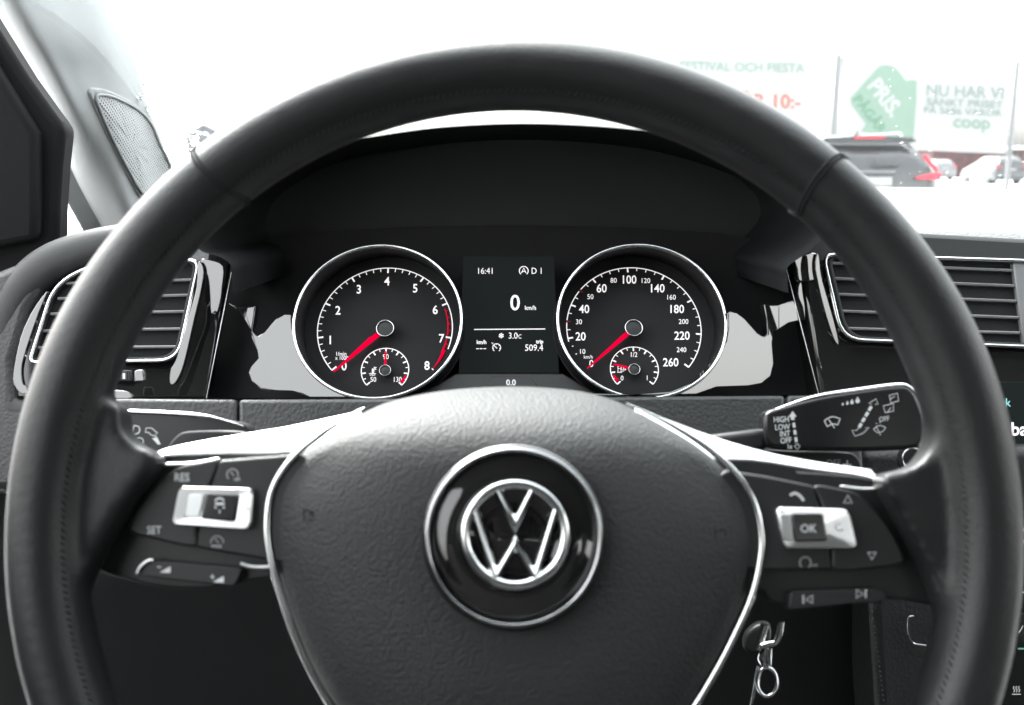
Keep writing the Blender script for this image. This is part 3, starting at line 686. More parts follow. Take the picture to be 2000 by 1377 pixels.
# metres per pixel on the dial plane
def mpp(pl, c): return (pl.p(c[0] + 1, c[1]) - pl.p(c[0], c[1])).length
def gauge(name, hub, bez, bw, label):
    """bez: pixel centre of the bezel, bw half width px"""
    k1 = mpp(CL, bez); Rb = bw * k1
    face = polar_disc(name, hub, Rb * 1.0, label)
    face['label'] = label
    # bezel ring + cone
    ring = sweep('bezel', [polar(CL, bez, Rb - .0008, 360 * i / 96, .0) for i in range(96)], .00115, M['chrome'], face, closed=True, nn=CL.n, flat=1.3, sec=12)
    n = 96; V, Fc = [], []
    for j, (f, h) in enumerate(((0, -.001), (.25, -.007), (1, -.026))):
        for i in range(n):
            a_ = 360 * i / n; p0 = polar(CL, bez, Rb - .0018, a_, -.001); p1 = polar(SC, hub, Rb * .985, a_, .0003)
            V.append(p0.lerp(p1, f))
    for j in range(2):
        for i in range(n): Fc.append([j * n + i, j * n + (i + 1) % n, (j + 1) * n + (i + 1) % n, (j + 1) * n + i])
    mesh('cone', V, Fc, M['cone'], face, angle=60)
    # outer collar joining the bezel to the panel behind
    V, Fc = [], []
    for h in (-.0005, -.054):
        for i in range(n): V.append(polar(CL, bez, Rb + .0003, 360 * i / n, h))
    for i in range(n): Fc.append([i, (i + 1) % n, n + (i + 1) % n, n + i])
    mesh('collar', V, Fc, M['soft'], face, angle=60)
    return face
def polar_disc(name, hub, r, label, n=72):
    V = [polar(SC, hub, r, 360 * i / n, 0) for i in range(n)] + [polar(SC, hub, r, 360 * i / n, -.003) for i in range(n)]
    return mesh(name, V, [list(range(n)), list(range(2 * n - 1, n - 1, -1))] + [[i, (i + 1) % n, n + (i + 1) % n, n + i] for i in range(n)], M['face'], ic)
M['cone'] = mat('dial_cone', (.016, .016, .0165), .4, spec=.35)
def hubcap(parent, c, r, h):
    pl = SC; n = 40; V, Fc = [], []
    pr = [(r * 1.0, 0), (r * 1.0, h), (r * .86, h + .0004), (r * .84, h - .0003), (0.001 * r, h)]
    for q, hh in pr: V += [polar(pl, c, q, 360 * i / n, hh) for i in range(n)]
    for j in range(len(pr) - 1):
        for i in range(n): Fc.append([j * n + i, j * n + (i + 1) % n, (j + 1) * n + (i + 1) % n, (j + 1) * n + i])
    mesh('hub', V, Fc, M['soft'], parent)
    sweep('hub_ring', [polar(pl, c, r * .97, 360 * i / n, h) for i in range(n)], r * .055, M['chrome'], parent, closed=True, sec=8)
def needle(parent, c, tip, r0, w0, w1, h, tail=True, m_='red'):
    a_ = SC.p(c[0], c[1], h); b_2 = SC.p(tip[0], tip[1], h); d = (b_2 - a_).normalized(); s_ = d.cross(SC.n)
    L = (b_2 - a_).length
    o_ = a_ + d * r0
    pts = [o_ - s_ * w0, o_ + s_ * w0]
    if tail: pts += [a_ + d * (r0 + (L - r0) * .14) + s_ * w0, a_ + d * (r0 + (L - r0) * .17) + s_ * w0 * 1.35, ]
    pts += [b_2 + s_ * w1, b_2 - s_ * w1]
    return prism('needle', pts, SC.n, .0008, M[m_], parent)

# tachometer
HB = (752, 641); k = mpp(SC, HB); RS = 131.5 * k
tach = gauge('tachometer', HB, (738, 625), 166, 'rev counter dial with numerals 0 to 8 and a red zone')
A0, ST_ = 222, 33.0
D = Dial(SC, HB, .0006)
D.arc(A0, A0 - 33 * 7.32, RS, 1.9 * k, n=90)
for i in range(0, 37):
    v = i / 5
    if v > 7.25: break
    a_ = A0 - v * 33
    if i % 5 == 0: D.tick(a_, RS - 11 * k, RS, 3.2 * k)
    elif v < 6: D.tick(a_, RS - 8 * k, RS, 1.6 * k)
D.tick(A0 - 264, RS - 5 * k, RS - 1 * k, 2 * k)
D.make('scale', M['lit'], tach)
D = Dial(SC, HB, .0008)
D.arc(A0 - 33 * 6.12, A0 - 33 * 6.95, RS - 8.5 * k, 1.3 * k, 2.2 * k); D.arc(A0 - 33 * 7.05, A0 - 33 * 7.45, RS - 8.5 * k, 2 * k, 3.5 * k)
D.arc(A0 - 33 * 7.38, A0 - 33 * 8.0, RS - 3 * k, 7 * k, .6 * k, inner=True)
for v in (6.2, 6.4, 6.6, 6.8, 7.2): D.tick(A0 - v * 33, RS - 8 * k, RS - 3 * k, 1.4 * k)
D.make('red_zone', M['red'], tach)
for s_, x, y in (('0', 672, 715), ('1', 645, 664), ('2', 660, 606), ('3', 701, 565), ('4', 756, 549), ('5', 811, 563), ('6', 850, 605), ('7', 862, 661), ('8', 834, 714)):
    text('numeral', s_, x, y, 16.5, SC, .0006, M['lit'], tach, bold=.012, sx=.92)
text('unit_text', '1/min', 666, 691, 8, SC, .0006, M['lit'], tach, sx=.85); text('unit_text', 'x 1000', 667.5, 699, 8, SC, .0006, M['lit'], tach, sx=.8)
needle(tach, HB, (651, 726), .0045, .0016, .0003, .006)
hubcap(tach, HB, 17 * k, .009)
def subdial(parent, c, r, labels, red, icon, tip, redr=True):
    D = Dial(SC, c, .0006); rr = r * k
    D.arc(222, -42, rr, 1.6 * k, n=60)
    for i in range(17):
        D.tick(222 - 16.5 * i, rr - (8.5 if i % 2 == 0 else 6) * k, rr, (2.6 if i % 2 == 0 else 1.4) * k)
    D.make('scale', M['lit'], parent)
    D = Dial(SC, c, .0008); D.arc(red[0], red[1], rr - 2.5 * k, red[2] * k, red[3] * k, inner=True, n=16); D.make('red_zone', M['red'], parent)
    for s_, x, y in labels: text('numeral', s_, x, y, 9.5, SC, .0006, M['lit'], parent, sx=.88)
    needle(parent, c, tip, .003, .0007, .0004, .004, tail=False)
    hubcap(parent, c, 11 * k, .006)
subdial(tach, (752, 723), 45.5, (('50', 729, 741), ('90', 753.5, 696.5), ('130', 776, 741)), (-14, -38, 2.5, 6.5), None, (753, 685))
P = Print(SC, .0006); P.line([(728, 720), (728, 729)], 3); P.line([(721, 730), (724, 729), (727, 730.5), (730, 729), (734, 730)], 1.2); P.line([(722, 733), (725, 732), (728, 733), (733, 732)], 1.1)
P.line([(730, 721), (733, 721)], 1.2); P.line([(730, 724.5), (732, 724.5)], 1.2); P.line(circ(731.5, 718, 1.2, 10), .8, True); P.line(circ(734.5, 719.5, 2, 10, 60, 300), .9)
P.make('coolant_symbol', M['lit'], tach)
# speedometer
HB = (1238, 640); k = mpp(SC, HB); RS = 131 * k
speed = gauge('speedometer', HB, (1253, 624), 166.5, 'speedometer dial with numerals 0 to 260 and its needle at zero')
def sa(v): return 222 - 1.6 * v if v <= 60 else 126 - .826 * (v - 60)
D = Dial(SC, HB, .0006)
for a_, b_2 in ((18, 29.3), (30.7, 49.3), (50.7, 260)): D.arc(sa(a_), sa(b_2), RS, 1.9 * k, n=60)
for v in range(0, 261, 5):
    if v < 20 and v not in (10, 15): continue
    if v > 60 and v % 10: continue
    if v in (30, 50): continue
    mj = v in (20, 40, 60, 100, 140, 180, 220, 260)
    D.tick(sa(v), RS - (10 if mj else 7) * k if v >= 20 else RS - 6 * k, RS if v >= 20 else RS - 3 * k, (3.2 if mj else 1.6) * k)
D.make('scale', M['lit'], speed)
D = Dial(SC, HB, .0007)
for v in (30, 50): D.tick(sa(v), RS - 7 * k, RS + k, 1.5 * k)
D.make('red_mark', M['darkred'], speed)
for s_, x, y in (('20', 1134, 657), ('40', 1141, 603.5), ('60', 1175, 563), ('100', 1228, 546), ('140', 1283, 563), ('180', 1321, 603.5), ('220', 1332, 655.5), ('260', 1310, 707.5)):
    text('numeral', s_, x, y, 16, SC, .0006, M['lit'], speed, bold=.01, sx=.90)
for s_, x, y in (('10', 1137, 686.5), ('30', 1130.5, 628.5), ('50', 1153, 579.5), ('80', 1198.5, 547.5), ('120', 1260.5, 548), ('160', 1310.5, 580.5), ('200', 1335, 628), ('240', 1331, 683)):
    text('numeral', s_, x, y, 9.6, SC, .0006, M['lit'], speed, sx=.95)
text('numeral', '0', 1155, 710, 14, SC, .0006, M['lit'], speed, sx=.9); text('unit_text', 'km/h', 1149, 697, 7, SC, .0006, M['lit'], speed, sx=.9)
needle(speed, HB, (1147, 719), .0045, .0016, .0003, .006, tail=False)
hubcap(speed, HB, 17 * k, .009)
subdial(speed, (1239, 721), 46, (('0', 1215, 738.5), ('1/2', 1237.5, 692.5), ('1', 1264, 738)), (216, 196, 6.5, 2.5), None, (1199, 711))
P = Print(SC, .0006); P.line([(1207, 715), (1207, 727)], 1.2); P.line([(1213, 715), (1213, 727)], 1.2); P.line([(1207, 715.5), (1213, 715.5)], 1.2); P.line([(1205.5, 727), (1215, 727)], 1.3); P.line([(1207, 720), (1213, 720)], 1); P.line([(1213, 721), (1216, 722), (1216, 726), (1218, 725), (1218, 719), (1215, 716)], 1)
P.poly([(1220, 719.5), (1220, 724), (1223, 721.7)]); P.make('fuel_symbol', M['lit'], speed)

# ================================================================== STEERING WHEEL
sw_t = thing('steering_wheel', RC - WH.n * .12, 'black leather steering wheel with a round chrome maker emblem and silver trimmed spokes', 'steering wheel')
U = Vector((1, 0, 0)); Vv = WH.n.cross(U)
if Vv.z < 0: Vv = -Vv
RR, RA, RX = .170, .0134, .0158
def rimpt(a, s, ra=RA, rx=RX, rr=RR):
    tp = max(0, math.sin(a)) ** 3; ra *= 1 + .01 * tp; rx *= 1 + .04 * tp; rr -= .0026 * tp
    r = rr + ra * math.cos(s); return RC + (U * math.cos(a) + Vv * math.sin(a)) * r + WH.n * (rx * math.sin(s))
NA, NS = 200, 24; V, Fc = [], []
for i in range(NA):
    a_ = 2 * math.pi * i / NA
    bul = 1 + .05 * math.exp(-((math.sin(a_) - .35) / .25) ** 2)
    top = max(0, math.sin(a_)) ** 3
    for j in range(NS): V.append(rimpt(a_, 2 * math.pi * j / NS, RA * bul, RX * bul))
for i in range(NA):
    for j in range(NS): Fc.append([i * NS + j, i * NS + (j + 1) % NS, ((i + 1) % NA) * NS + (j + 1) % NS, ((i + 1) % NA) * NS + j])
def add_prism(px, h, depth, pl=WH, close=1):
    b = len(V); n_ = len(px); f_ = [pl.p(x, y, h) for x, y in px]
    V.extend(f_ + [q - pl.n * depth for q in f_])
    Fc.append(list(range(b, b + n_))); Fc.append(list(range(b + 2 * n_ - 1, b + n_ - 1, -1)))
    for i in range(n_): Fc.append([b + i, b + n_ + i, b + n_ + (i + 1) % n_, b + (i + 1) % n_])
add_prism(smooth([(1880, 800), (1832, 800), (1828, 850), (1815, 888), (1782, 916), (1728, 927), (1730, 950), (1762, 1005), (1800, 1075), (1835, 1150), (1862, 1230), (1900, 1230), (1930, 1000)], True, 4), .004, .016)
add_prism(smooth([(130, 790), (224, 790), (232, 835), (258, 868), (300, 888), (292, 920), (255, 965), (215, 1030), (180, 1090), (150, 1160), (120, 1230), (80, 1230), (60, 1000)], True, 4), .004, .016)
rim = mesh('rim', V, Fc, M['leather'], sw_t, smooth_all=True)
q = rim.modifiers.new('remesh', 'REMESH'); q.mode = 'VOXEL'; q.voxel_size = .0017; q.use_smooth_shade = True
q = rim.modifiers.new('smooth', 'SMOOTH'); q.factor = .6; q.iterations = 14
# leather joins
for a_ in (R(131.5), R(47)):
    for da in (-.0045, .0045):
        sweep('leather_seam', [rimpt(a_ + da + .10 * (abs(math.sin(s)) - .5) * .3, s, RA + .0001, RX + .0001) for s in [2 * math.pi * i / 40 for i in range(40)]], .0005, M['cowl'], sw_t, closed=True, sec=8)
# stitching along the inner back of the rim
P = Print(WH, 0)
V2, F2 = [], []
for i in range(420):
    a_ = 2 * math.pi * i / 420
    for sg in (0,):
        s0 = math.pi - .75
        A = rimpt(a_, s0, RA + .0003, RX + .0003); B = rimpt(a_ + .0085, s0 + .10, RA + .0003, RX + .0003); w_ = (rimpt(a_, s0 + .1) - rimpt(a_, s0)).normalized() * .0003
        n_ = (A - rimpt(a_, s0, 0, 0)).normalized() * .0004; b = len(V2)
        V2 += [A - w_, A + w_, B + w_, B - w_, A + n_, B + n_]
        F2 += [[b, b + 4, b + 5, b + 3], [b + 1, b + 4, b + 5, b + 2]]
st_o = mesh('rim_stitching', V2, F2, M['leather'], sw_t, recalc=False); st_o['kind'] = 'stuff'
HP = WH.shift(-.012)
# spoke backing, both sides
def hub_part(name, px, h, d, m_, parent=sw_t, bev=.001, seg=2): return slab(name, px, HP, h, d, M[m_], parent, bev, seg)
hub_part('spoke', smooth([(292, 898), (420, 890), (600, 880), (700, 900), (650, 1120), (530, 1128), (400, 1150), (280, 1140), (158, 1096), (190, 1020), (240, 950)], True, 4), -.002, .014, 'soft')
hub_part('spoke', smooth([(1722, 938), (1590, 915), (1430, 895), (1320, 930), (1370, 1140), (1480, 1150), (1530, 1180), (1740, 1170), (1850, 1180), (1818, 1080), (1775, 1000)], True, 4), -.002, .014, 'soft')
# edge highlights of the spoke inserts, laid on as thin chrome beads
sweep('spoke_highlight', [HP.p(x, y, .001) for x, y in smooth([(290, 902), (245, 955), (205, 1020), (162, 1094)], False, 6)], .0006, M['darkchrome'], sw_t, sec=8)
sweep('spoke_highlight', [HP.p(x, y, .001) for x, y in smooth([(1726, 942), (1775, 1002), (1815, 1075), (1848, 1160)], False, 6)], .0006, M['darkchrome'], sw_t, sec=8)
# silver wings above the switches: curved faces leaning back under the windscreen
def wing(pxt, pxb, name):
    V_, F_ = [], []; n_ = len(pxt)
    for f in (0, .12, .3, .5, .7, .88, 1):
        for (x0, y0), (x1, y1) in zip(pxt, pxb):
            h = -.001 - .95 * mpp(HP, (x1, y1)) * abs(y1 - y0) * (1 - f) - .001 * max(0, f - .85) / .15
            V_.append(HP.p(x0 + (x1 - x0) * f, y0 + (y1 - y0) * f, h))
    for r_ in range(6):
        for i in range(n_ - 1): F_.append([r_ * n_ + i, r_ * n_ + i + 1, (r_ + 1) * n_ + i + 1, (r_ + 1) * n_ + i])
    o_ = mesh(name, V_, F_, M['satin'], sw_t, smooth_all=True); q_ = o_.modifiers.new('s', 'SOLIDIFY'); q_.thickness = .003; q_.offset = -1
    if o_.data.polygons[0].normal.dot(WH.n) < 0: o_.data.flip_normals()
    return o_
def resamp(p_, n_=30):
    p_ = smooth(p_, False, 12); L = [0]
    for i in range(1, len(p_)): L.append(L[-1] + math.dist(p_[i], p_[i - 1]))
    return [(float(np.interp(L[-1] * i / (n_ - 1), L, [q_[0] for q_ in p_])), float(np.interp(L[-1] * i / (n_ - 1), L, [q_[1] for q_ in p_]))) for i in range(n_)]
wing(resamp([(312, 880), (360, 868), (450, 852), (560, 834), (650, 815), (705, 803)]), resamp([(290, 896), (340, 891), (420, 888), (520, 888), (600, 882), (700, 850)]), 'spoke_trim')
wing(resamp([(1240, 796), (1300, 818), (1400, 855), (1500, 884), (1600, 903), (1700, 917)]), resamp([(1300, 860), (1400, 905), (1480, 920), (1560, 925), (1650, 932), (1722, 942)]), 'spoke_trim')
# lower lip of the wing
sweep('trim_lip', [HP.p(x, y, .002) for x, y in smooth([(272, 920), (320, 908), (380, 905), (430, 896)], False, 5)], [.0003] + [.0006] * 14 + [.0002], M['satin'], sw_t, sec=8)
sweep('trim_lip', [HP.p(x, y, .002) for x, y in smooth([(1640, 950), (1680, 955), (1705, 955), (1728, 951)], False, 5)], [.0003] + [.0006] * 14 + [.0002], M['satin'], sw_t, sec=8)
# airbag pad
pad_px = smooth([(700, 800), (760, 772), (850, 751), (950, 741), (1050, 741), (1150, 753), (1225, 780), (1300, 826), (1375, 876), (1432, 928), (1466, 978), (1481, 1035), (1481, 1085), (1464, 1160), (1430, 1240), (1390, 1315), (1340, 1395), (1280, 1470), (1180, 1540), (1000, 1560), (820, 1540), (730, 1480), (655, 1385), (610, 1310), (575, 1230), (548, 1150), (532, 1090), (526, 1035), (532, 970), (553, 922), (590, 880), (640, 843)], True, 5)
def padfn(x, y): return -.022 * max(0, (900 - y) / 145) ** 2
dome('airbag_pad', pad_px, (1003, 1110), HP, [(1.0, -.005), (.99, -.001), (.965, .0025), (.93, .005), (.88, .008), (.8, .0115), (.7, .0145), (.58, .017), (.45, .0185), (.3, .019), (.15, .019)], M['pad'], sw_t, angle=80, back=.02, fn=padfn)
path = smooth([(712, 796), (665, 824), (625, 850), (586, 880), (549, 922), (528, 968), (521, 1030), (528, 1092), (545, 1152), (572, 1232), (608, 1312), (655, 1392), (730, 1490)], False, 6)
sweep('chrome_trim', [HP.p(x, y, .0042) for x, y in path], [.0003 + .0010 * min(1, i / 12) for i in range(len(path))], M['chrome'], sw_t, nn=WH.n, flat=.8, sec=10)
path = smooth([(1222, 788), (1300, 824), (1378, 872), (1437, 925), (1471, 977), (1486, 1037), (1486, 1087), (1469, 1163), (1434, 1243), (1394, 1319), (1345, 1397), (1280, 1480)], False, 6)
sweep('chrome_trim', [HP.p(x, y, .0042) for x, y in path], [.0003 + .0010 * min(1, i / 12) for i in range(len(path))], M['chrome'], sw_t, nn=WH.n, flat=.8, sec=10)
# emblem: recessed gloss disc, ring, V over W
EP = WH.shift(.0125)
EC = (1003, 1048)
def ering(r, h): return [polar(EP, EC, r, 360 * i / 96, h) for i in range(96)]
ke = mpp(EP, EC)
RO = 172 * ke
V_, F_ = [], []; pr = [(RO * 1.06, -.004), (RO * 1.03, -.0005), (RO * .99, .0), (RO * .96, -.001), (RO * .93, -.0035), (RO * .8, -.0030), (RO * .66, -.0012), (RO * .60, -.0022), (RO * .55, -.004), (RO * .3, -.0028), (.0001, -.0024)]
for r_, h_ in pr: V_ += ering(r_, h_)
for j in range(len(pr) - 1):
    for i in range(96): F_.append([j * 96 + i, j * 96 + (i + 1) % 96, (j + 1) * 96 + (i + 1) % 96, (j + 1) * 96 + i])
emb = mesh('emblem', V_, F_, M['piano'], sw_t, angle=60)
sweep('outer_ring', ering(RO * .98, .0002), .0008, M['darkchrome'], emb, closed=True, nn=WH.n, flat=1.2, sec=10)
EI = (1006, 1043); RI = 103 * ke
def ei(x, y, h=0):
    q_ = polar(EP, EI, 0, 0, 0); return q_ + U * (x * RI) + Vv * (y * RI) + WH.n * h
V_, F_ = [], []; cs = [(-.5, 0), (-.32, .75), (0, 1), (.32, .75), (.5, 0)]
sweep('emblem_ring', [ei(.945 * math.cos(2 * math.pi * i / 80), .945 * math.sin(2 * math.pi * i / 80), .0008) for i in range(80)], .0019, M['chrome'], emb, closed=True, nn=WH.n, flat=1.1, sec=14)
def bars(name, pts, wd):
    """mitred chevron stroke with a roof-like section"""
    n_ = len(pts); V_, F_ = [], []
    prof_ = [(-.5, -.0020), (-.42, .0010), (-.22, .0022), (0, .0026), (.22, .0022), (.42, .0010), (.5, -.0020)]
    for i in range(n_):
        p_ = Vector(pts[i]); a_ = Vector(pts[max(i - 1, 0)]); b_ = Vector(pts[min(i + 1, n_ - 1)])
        if i == 0: t_ = (b_ - p_).normalized(); nrm = Vector((-t_.y, t_.x)); sc_ = 1
        elif i == n_ - 1: t_ = (p_ - a_).normalized(); nrm = Vector((-t_.y, t_.x)); sc_ = 1
        else:
            t0, t1 = (p_ - a_).normalized(), (b_ - p_).normalized(); n0_, n1_ = Vector((-t0.y, t0.x)), Vector((-t1.y, t1.x)); nrm = (n0_ + n1_).normalized(); sc_ = 1 / max(.35, nrm.dot(n0_))
        for f_, h_ in prof_:
            q_ = p_ + nrm * (f_ * wd * sc_); V_.append(ei(q_.x, q_.y, h_))
    m_ = len(prof_)
    for i in range(n_ - 1):
        for j in range(m_): F_.append([i * m_ + j, i * m_ + (j + 1) % m_, (i + 1) * m_ + (j + 1) % m_, (i + 1) * m_ + j])
    F_.append(list(range(m_))); F_.append([(n_ - 1) * m_ + j for j in range(m_)][::-1])
    o_ = mesh(name, V_, F_, M['chrome'], emb, angle=20); bevel(o_, .00025, 2); return o_
bars('emblem_letter', [(-.345, .86), (0, .19), (.345, .86)], .185)
bars('emblem_letter', [(-.785, .50), (-.37, -.80), (0, -.17), (.37, -.80), (.785, .50)], .185)
# airbag mark for the pad
P = Print(WH.shift(.006), 0)
# switches
def icon_text(par, s_, x, y, h, pl, hh, m_='icon', **k_): return text('lettering', s_, x, y, h, pl, hh, M[m_], par, **k_)
BP = HP.shift(.0035)
bl = hub_part('switch_button', smooth([(425, 900), (409, 947), (395, 960), (383, 1040), (379, 1068), (300, 1053), (262, 1043), (251, 1030), (262, 1000), (290, 962), (320, 932), (352, 911), (385, 904)], True, 3), .0035, .006, 'soft')
br = hub_part('switch_button', [(428, 899), (500, 893), (590, 886), (600, 900), (560, 1000), (560, 1102), (500, 1090), (440, 1080), (382, 1069), (386, 1040), (400, 960), (412, 947)], .0035, .006, 'soft')
icon_text(bl, 'RES', 355, 932, 16, BP, .0004, sx=.85, bold=.015); icon_text(bl, 'SET', 301, 1035, 15, BP, .0004, sx=.85, bold=.015)
P = Print(BP, .0003); P.line(circ(454, 927, 11, 24, -20, 230), 2.2); P.line([(450, 921), (457, 929)], 2); P.make('limiter_symbol', M['icondim'], br)
icon_text(br, 'LIM', 463, 936, 6.5, BP, .0003, sx=.85)
P = Print(BP, .0003); P.line(circ(424, 1059, 12, 24, -10, 190), 2); P.line([(420, 1052), (427, 1060)], 2); P.make('mode_symbol', M['icondim'], br)
icon_text(br, 'MODE', 423, 1067, 5.5, BP, .0003, sx=.9)
M['rocker_shade'] = mat('shade_silver', (.55, .57, .57), .38, metal=1)  # darker metal standing in for the grey gradient on the rockers
M['rocker'] = mat('rocker_silver', (.80, .81, .82), .22, metal=1)
def rocker(outline, rr_, key_px, lab, side):
    cc = (sum(x for x, y in outline) / 4, sum(y for x, y in outline) / 4)
    o_ = dome('rocker_switch', rounded(outline, rr_, 4), cc, HP, [(1.0, .0055), (.97, .0068), (.93, .0072), (.6, .0070), (.3, .0068)], M['rocker'], sw_t, angle=30, back=.006)
    q0, q1, q2_, q3 = key_px; f_ = lambda a_, b_, t_: (a_[0] + (b_[0] - a_[0]) * t_, a_[1] + (b_[1] - a_[1]) * t_)
    w_ = 34 if side < 0 else 23; L0, L3 = (q0[0] - w_, q0[1] + 2), (q3[0] - w_ + 2, q3[1] - 3)
    slab('rocker_shading', [L0, (q0[0] - 2, q0[1] + 1), (q3[0] - 2, q3[1] - 2), L3], HP, .0076, .001, M['rocker_shade'], o_, .0004)  # greyer left part of the rocker's sheen, put in as a plate
    kk = slab('centre_key', rounded(key_px, 6, 3), HP, .0080, .003, M['piano2'], o_, .0009, 3)
    return o_, kk
M['piano2'] = mat('gloss_key', (.010, .010, .0105), .18, spec=.6)
o1, k1_ = rocker([(358, 949), (506, 952), (501, 1034), (343, 1023)], [14, 14, 16, 12], [(402, 963), (467, 966), (458, 1020), (391, 1013)], '', -1)
P = Print(HP, .0084); P.line(circ(429, 982, 9, 16, 20, 160), 3); P.line([(420, 984), (438, 984)], 4); P.line([(421, 989), (421, 993)], 3); P.line([(437, 989), (437, 993)], 3); P.line([(429, 995), (429, 1003)], 1.6); P.make('car_symbol', M['icon'], k1_)
P = Print(HP, .0075); P.line([(366, 986), (380, 987)], 2); P.line([(478, 993), (490, 994)], 1.2); P.line([(484, 988), (484, 999)], 1.2); P.make('minus_symbol', M['icondim'], o1)
br2 = hub_part('switch_button', smooth([(1591, 949), (1640, 955), (1670, 962), (1694, 980), (1725, 1015), (1752, 1058), (1765, 1090), (1758, 1102), (1700, 1110), (1630, 1113), (1626, 1076), (1607, 988)], True, 3), .0035, .006, 'soft')
bl2 = hub_part('switch_button', [(1588, 948), (1500, 930), (1420, 918), (1400, 930), (1440, 1010), (1440, 1110), (1484, 1114), (1627, 1114), (1622, 1076), (1603, 990)], .0035, .006, 'soft')
o2, k2_ = rocker([(1504, 988), (1648, 992), (1667, 1070), (1520, 1070)], [12, 16, 14, 12], [(1545, 1003), (1609, 1003), (1618, 1057), (1552, 1059)], '', 1)
icon_text(k2_, 'OK', 1579, 1032, 16, HP, .0084, sx=.95)
P = Print(HP, .0075); P.line(circ(1530, 1030, 7, 16, 60, 340), 1.8); P.line([(1526, 1018), (1534, 1040)], 1.6); P.line(circ(1640, 1030, 7, 16, 60, 340), 1.4); P.make('knob_symbol', M['icondim'], o2)
P = Print(BP, .0003)
P.line(smooth([(1543, 968), (1552, 963), (1562, 968), (1570, 978)], False, 4), 5)
P.make('phone_symbol', M['icon'], bl2)
P = Print(BP, .0003)
P.line([(1656, 967), (1664, 982), (1648, 982)], 2.4, True); P.make('up_symbol', M['icon'], br2)
P = Print(BP, .0003); P.line([(1703, 1093), (1711, 1079), (1695, 1079)], 2.4, True); P.make('down_symbol', M['icon'], br2)
P = Print(BP, .0003); P.line(circ(1573, 1099, 11, 22, -60, 230), 2.2); P.line([(1586, 1105), (1596, 1102), (1594, 1108)], 2); P.make('voice_symbol', M['icondim'], bl2)
lb = hub_part('volume_button', rounded([(288, 1093), (474, 1110), (458, 1146), (266, 1124)], 10), .003, .008, 'soft', bev=.0012, seg=3)
P = Print(HP.shift(.003), .0003); P.poly([(312, 1118), (333, 1119), (333, 1106)]); P.line([(307, 1107), (315, 1108)], 1.8); P.poly([(416, 1137), (437, 1138), (437, 1125)]); P.line([(411, 1126), (419, 1127)], 1.8); P.line([(415, 1122), (415, 1131)], 1.8); P.make('volume_symbol', M['icon'], lb)
rb = hub_part('track_button', rounded([(1545, 1156), (1722, 1150), (1735, 1172), (1540, 1192)], 9), .003, .008, 'soft', bev=.0012, seg=3)
P = Print(HP.shift(.003), .0003); P.line([(1569, 1162), (1569, 1179)], 2.4); P.line([(1587, 1163), (1587, 1178), (1574, 1171)], 2.2, True); P.line([(1691, 1151), (1691, 1168)], 2.4); P.line([(1673, 1152), (1673, 1168), (1687, 1160)], 2.2, True); P.make('track_symbol', M['icon'], rb)
sweep('switch_edge', [HP.p(x, y, .004) for x, y in smooth([(268, 1120), (275, 1106), (290, 1095), (300, 1094)], False, 4)], .0007, M['satin'], sw_t, sec=8)
sweep('switch_edge', [HP.p(x, y, .003) for x, y in smooth([(470, 1101), (490, 1107), (528, 1108)], False, 4)], .0007, M['satin'], sw_t, sec=8)
# airbag emboss, its shade drawn as flat black lines
PP = WH.shift(-.0005)
P = Print(PP, 0); P.line([(594, 992), (594, 1018)], 2.5); P.line([(598, 994), (604, 1000), (626, 1001)], 2.5); P.line([(604, 1006), (612, 1004), (612, 1016), (602, 1016)], 2.5)
M['mark'] = mat('emboss_shade_black', (.003, .003, .003), .9, spec=.05)
P.make('airbag_mark', M['mark'], sw_t)
P = Print(PP, 0); P.line([(1396, 1034), (1398, 1052)], 2); P.line([(1402, 1036), (1416, 1035), (1418, 1046)], 2); P.make('airbag_mark', M['mark'], sw_t)
# hub shroud behind the wheel
sweep('column_boss', [RC - WH.n * .03 - Vv * .03, RC - WH.n * .17 - Vv * .03], .060, M['soft'], sw_t, sec=40)

# ================================================================== STALKS
def ST_text(par, s_, x, y, h, m_='icon', **k_): return text('lettering', s_, x, y, h, ST, .0094, M[m_], par, **k_)
wp = thing('wiper_stalk', ST.p(1650, 880), 'black wiper stalk with white wiper symbols right of the column', 'stalk')
wo = smooth([(1493, 815), (1500, 804), (1520, 796), (1599, 775), (1680, 762), (1750, 753), (1774, 755), (1792, 774), (1806, 806), (1810, 840), (1800, 866), (1780, 877), (1678, 882), (1580, 881), (1516, 877), (1498, 866), (1492, 840)], True, 4)
M['stalk'] = mat('gloss_stalk_black', (.010, .010, .0105), .22, spec=.5, speck=.04)
slab('paddle', wo, ST, .009, .012, M['stalk'], wp, .0022, 4)
slab('stem', [(1380, 850), (1500, 835), (1500, 880), (1390, 900)], ST, .004, .012, M['soft'], wp, .003, 3)
pth = smooth([(1500, 806), (1540, 791), (1599, 774), (1680, 762), (1750, 753), (1774, 756), (1790, 772), (1800, 792)], False, 6)
sweep('chrome_edge', [ST.p(x, y, .0075) for x, y in pth], [.0003 + .0009 * math.sin(math.pi * i / (len(pth) - 1)) for i in range(len(pth))], M['chrome'], wp, sec=8)
for s_, x, y in (('HIGH', 1526, 819), ('LOW', 1528, 834), ('INT', 1533, 847), ('OFF', 1535, 860), ('1x', 1542, 872)): ST_text(wp, s_, x, y, 11 if s_ != '1x' else 9, sx=.8, rot=3, bold=.012)
P = Print(ST, .0094)
P.poly([(1540, 815), (1548, 803), (1556, 814), (1551, 814), (1552, 820), (1545, 820), (1544, 814)]); [P.line([(1550 + i * 2, 826 + 14 * i), (1551.5 + i * 2, 835 + 14 * i)], 5) for i in range(3)]
P.line([(1554, 866), (1555, 871), (1551, 871), (1558, 878), (1563, 870), (1559, 870), (1558, 865)], 1.2)
